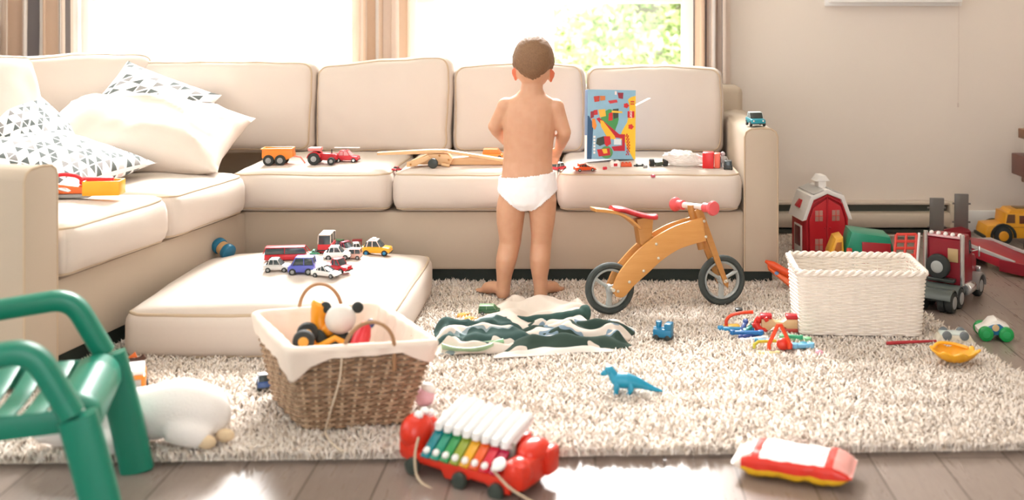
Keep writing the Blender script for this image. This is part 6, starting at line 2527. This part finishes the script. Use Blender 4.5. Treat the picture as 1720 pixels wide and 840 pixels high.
MB().sph((0, 0, .05), (.042, .038, .055)).build('body', M('#353A38', rough=.95), pa)
for s in (-1, 1):
    MB().sph((s * .042, .012, .162), (.015, .010, .015), seg=14, rings=10).build('ear', M('#303634', rough=.95), pa)
    MB().sph((s * .044, -.018, .085), (.015, .016, .03), rot=(0, s * .4, 0), seg=14, rings=10).build('arm', M('#353A38', rough=.95), pa)
rdw = thing('toy_bat', 'red plastic toy with a dark blue tip in the woven basket', 'toy part', bi(590, 600, 2.70), .0, GI)
rdw.location.z = .108
MB().tube([(0, 0, .01), (.008, 0, .06), (.026, .01, .115), (.036, .014, .145)], [.022, .024, .022, .012], 14).build('body', plastic('#C4242E'), rdw)
MB().sph((.045, .016, .142), (.011, .010, .012), seg=12, rings=8).build('tip', plastic('#2E3A66'), rdw)
# ------------------------------------------------------------------ let small things rest on the cushions that carry them
from mathutils.bvhtree import BVHTree
bpy.context.view_layer.update()


def tree_of(names):
    vs_, fs_ = [], []
    for o in bpy.data.objects:
        if o.type == 'MESH' and o.parent is None and o.name.split('.')[0] in names:
            b = len(vs_)
            mw = o.matrix_world
            vs_ += [mw @ v.co for v in o.data.vertices]
            fs_ += [[b + i for i in p.vertices] for p in o.data.polygons]
    return BVHTree.FromPolygons(vs_, fs_)


def settle(groups, support, sink=.001, also=()):
    bt = tree_of(support)
    for o in list(bpy.data.objects):
        if o.parent is not None or not (o.get('group') in groups or o.name in also):
            continue
        meshes = [c for c in ([o] + list(o.children_recursive)) if c.type == 'MESH']
        pts = []
        for c in meshes:
            pts += [c.matrix_world @ v.co for v in c.data.vertices]
        zlo = min(p.z for p in pts)
        foot = [p for p in pts if p.z < zlo + .006]
        gaps = []
        for p in foot[:: max(1, len(foot) // 60)]:
            hit = bt.ray_cast(Vector((p.x, p.y, p.z + .25)), Vector((0, 0, -1)), .6)
            if hit[0] is not None:
                gaps.append(hit[0].z - p.z)
        if gaps:
            gaps.sort()
            o.location.z += gaps[int(len(gaps) * .8)] - sink


settle({GS, GBK}, {'seat_cushion'})
settle({GV}, {'floor_cushion'})
# ------------------------------------------------------------------ camera, daylight
cam = bpy.data.cameras.new('camera')
co = bpy.data.objects.new('camera', cam)
COL.objects.link(co)
co.location = (0, 0, EYE)
co.rotation_euler = (PI / 2, 0, 0)
cam.sensor_width = 36
cam.lens = FPX / 1720 * 36
cam.shift_x = -(CX - 860) / 1720
cam.shift_y = -(420 - YH) / 1720
cam.clip_start = .05
cam.clip_end = 200
cam.dof.use_dof = True
cam.dof.focus_distance = 3.85
cam.dof.aperture_fstop = 2.0
scene.camera = co

w = bpy.data.worlds.new('sky')
scene.world = w
w.use_nodes = True
nt = w.node_tree
bg = nt.nodes['Background']
bg.inputs[0].default_value = (.975, .985, 1.0, 1)
bg.inputs[1].default_value = 2.6

sun = bpy.data.lights.new('sun', 'SUN')
sun.energy = 15.0
sun.angle = math.radians(32)
sun.color = (1, .98, .96)
so = bpy.data.objects.new('sun', sun)
COL.objects.link(so)
so.rotation_euler = Vector((.05, -.76, -.64)).to_track_quat('-Z', 'Y').to_euler()

fill_light = bpy.data.lights.new('overhead_fill', 'AREA')  # added overhead fill to brighten the room; no fixture is known there
fill_light.shape = 'RECTANGLE'
fill_light.size, fill_light.size_y = 2.4, 1.4
fill_light.energy = 12
fill_light.color = (1, .975, .95)
lo = bpy.data.objects.new('overhead_fill', fill_light)
COL.objects.link(lo)
lo.location = (-.2, 2.75, 2.44)

vs = scene.view_settings
vs.view_transform = 'Standard'
vs.look = 'None'
vs.gamma = 1.0
vs.use_curve_mapping = False
vs.exposure = .70
scene.cycles.max_bounces = 10
scene.cycles.diffuse_bounces = 6
scene.cycles.transparent_max_bounces = 12
scene.cycles.sample_clamp_indirect = 6.0
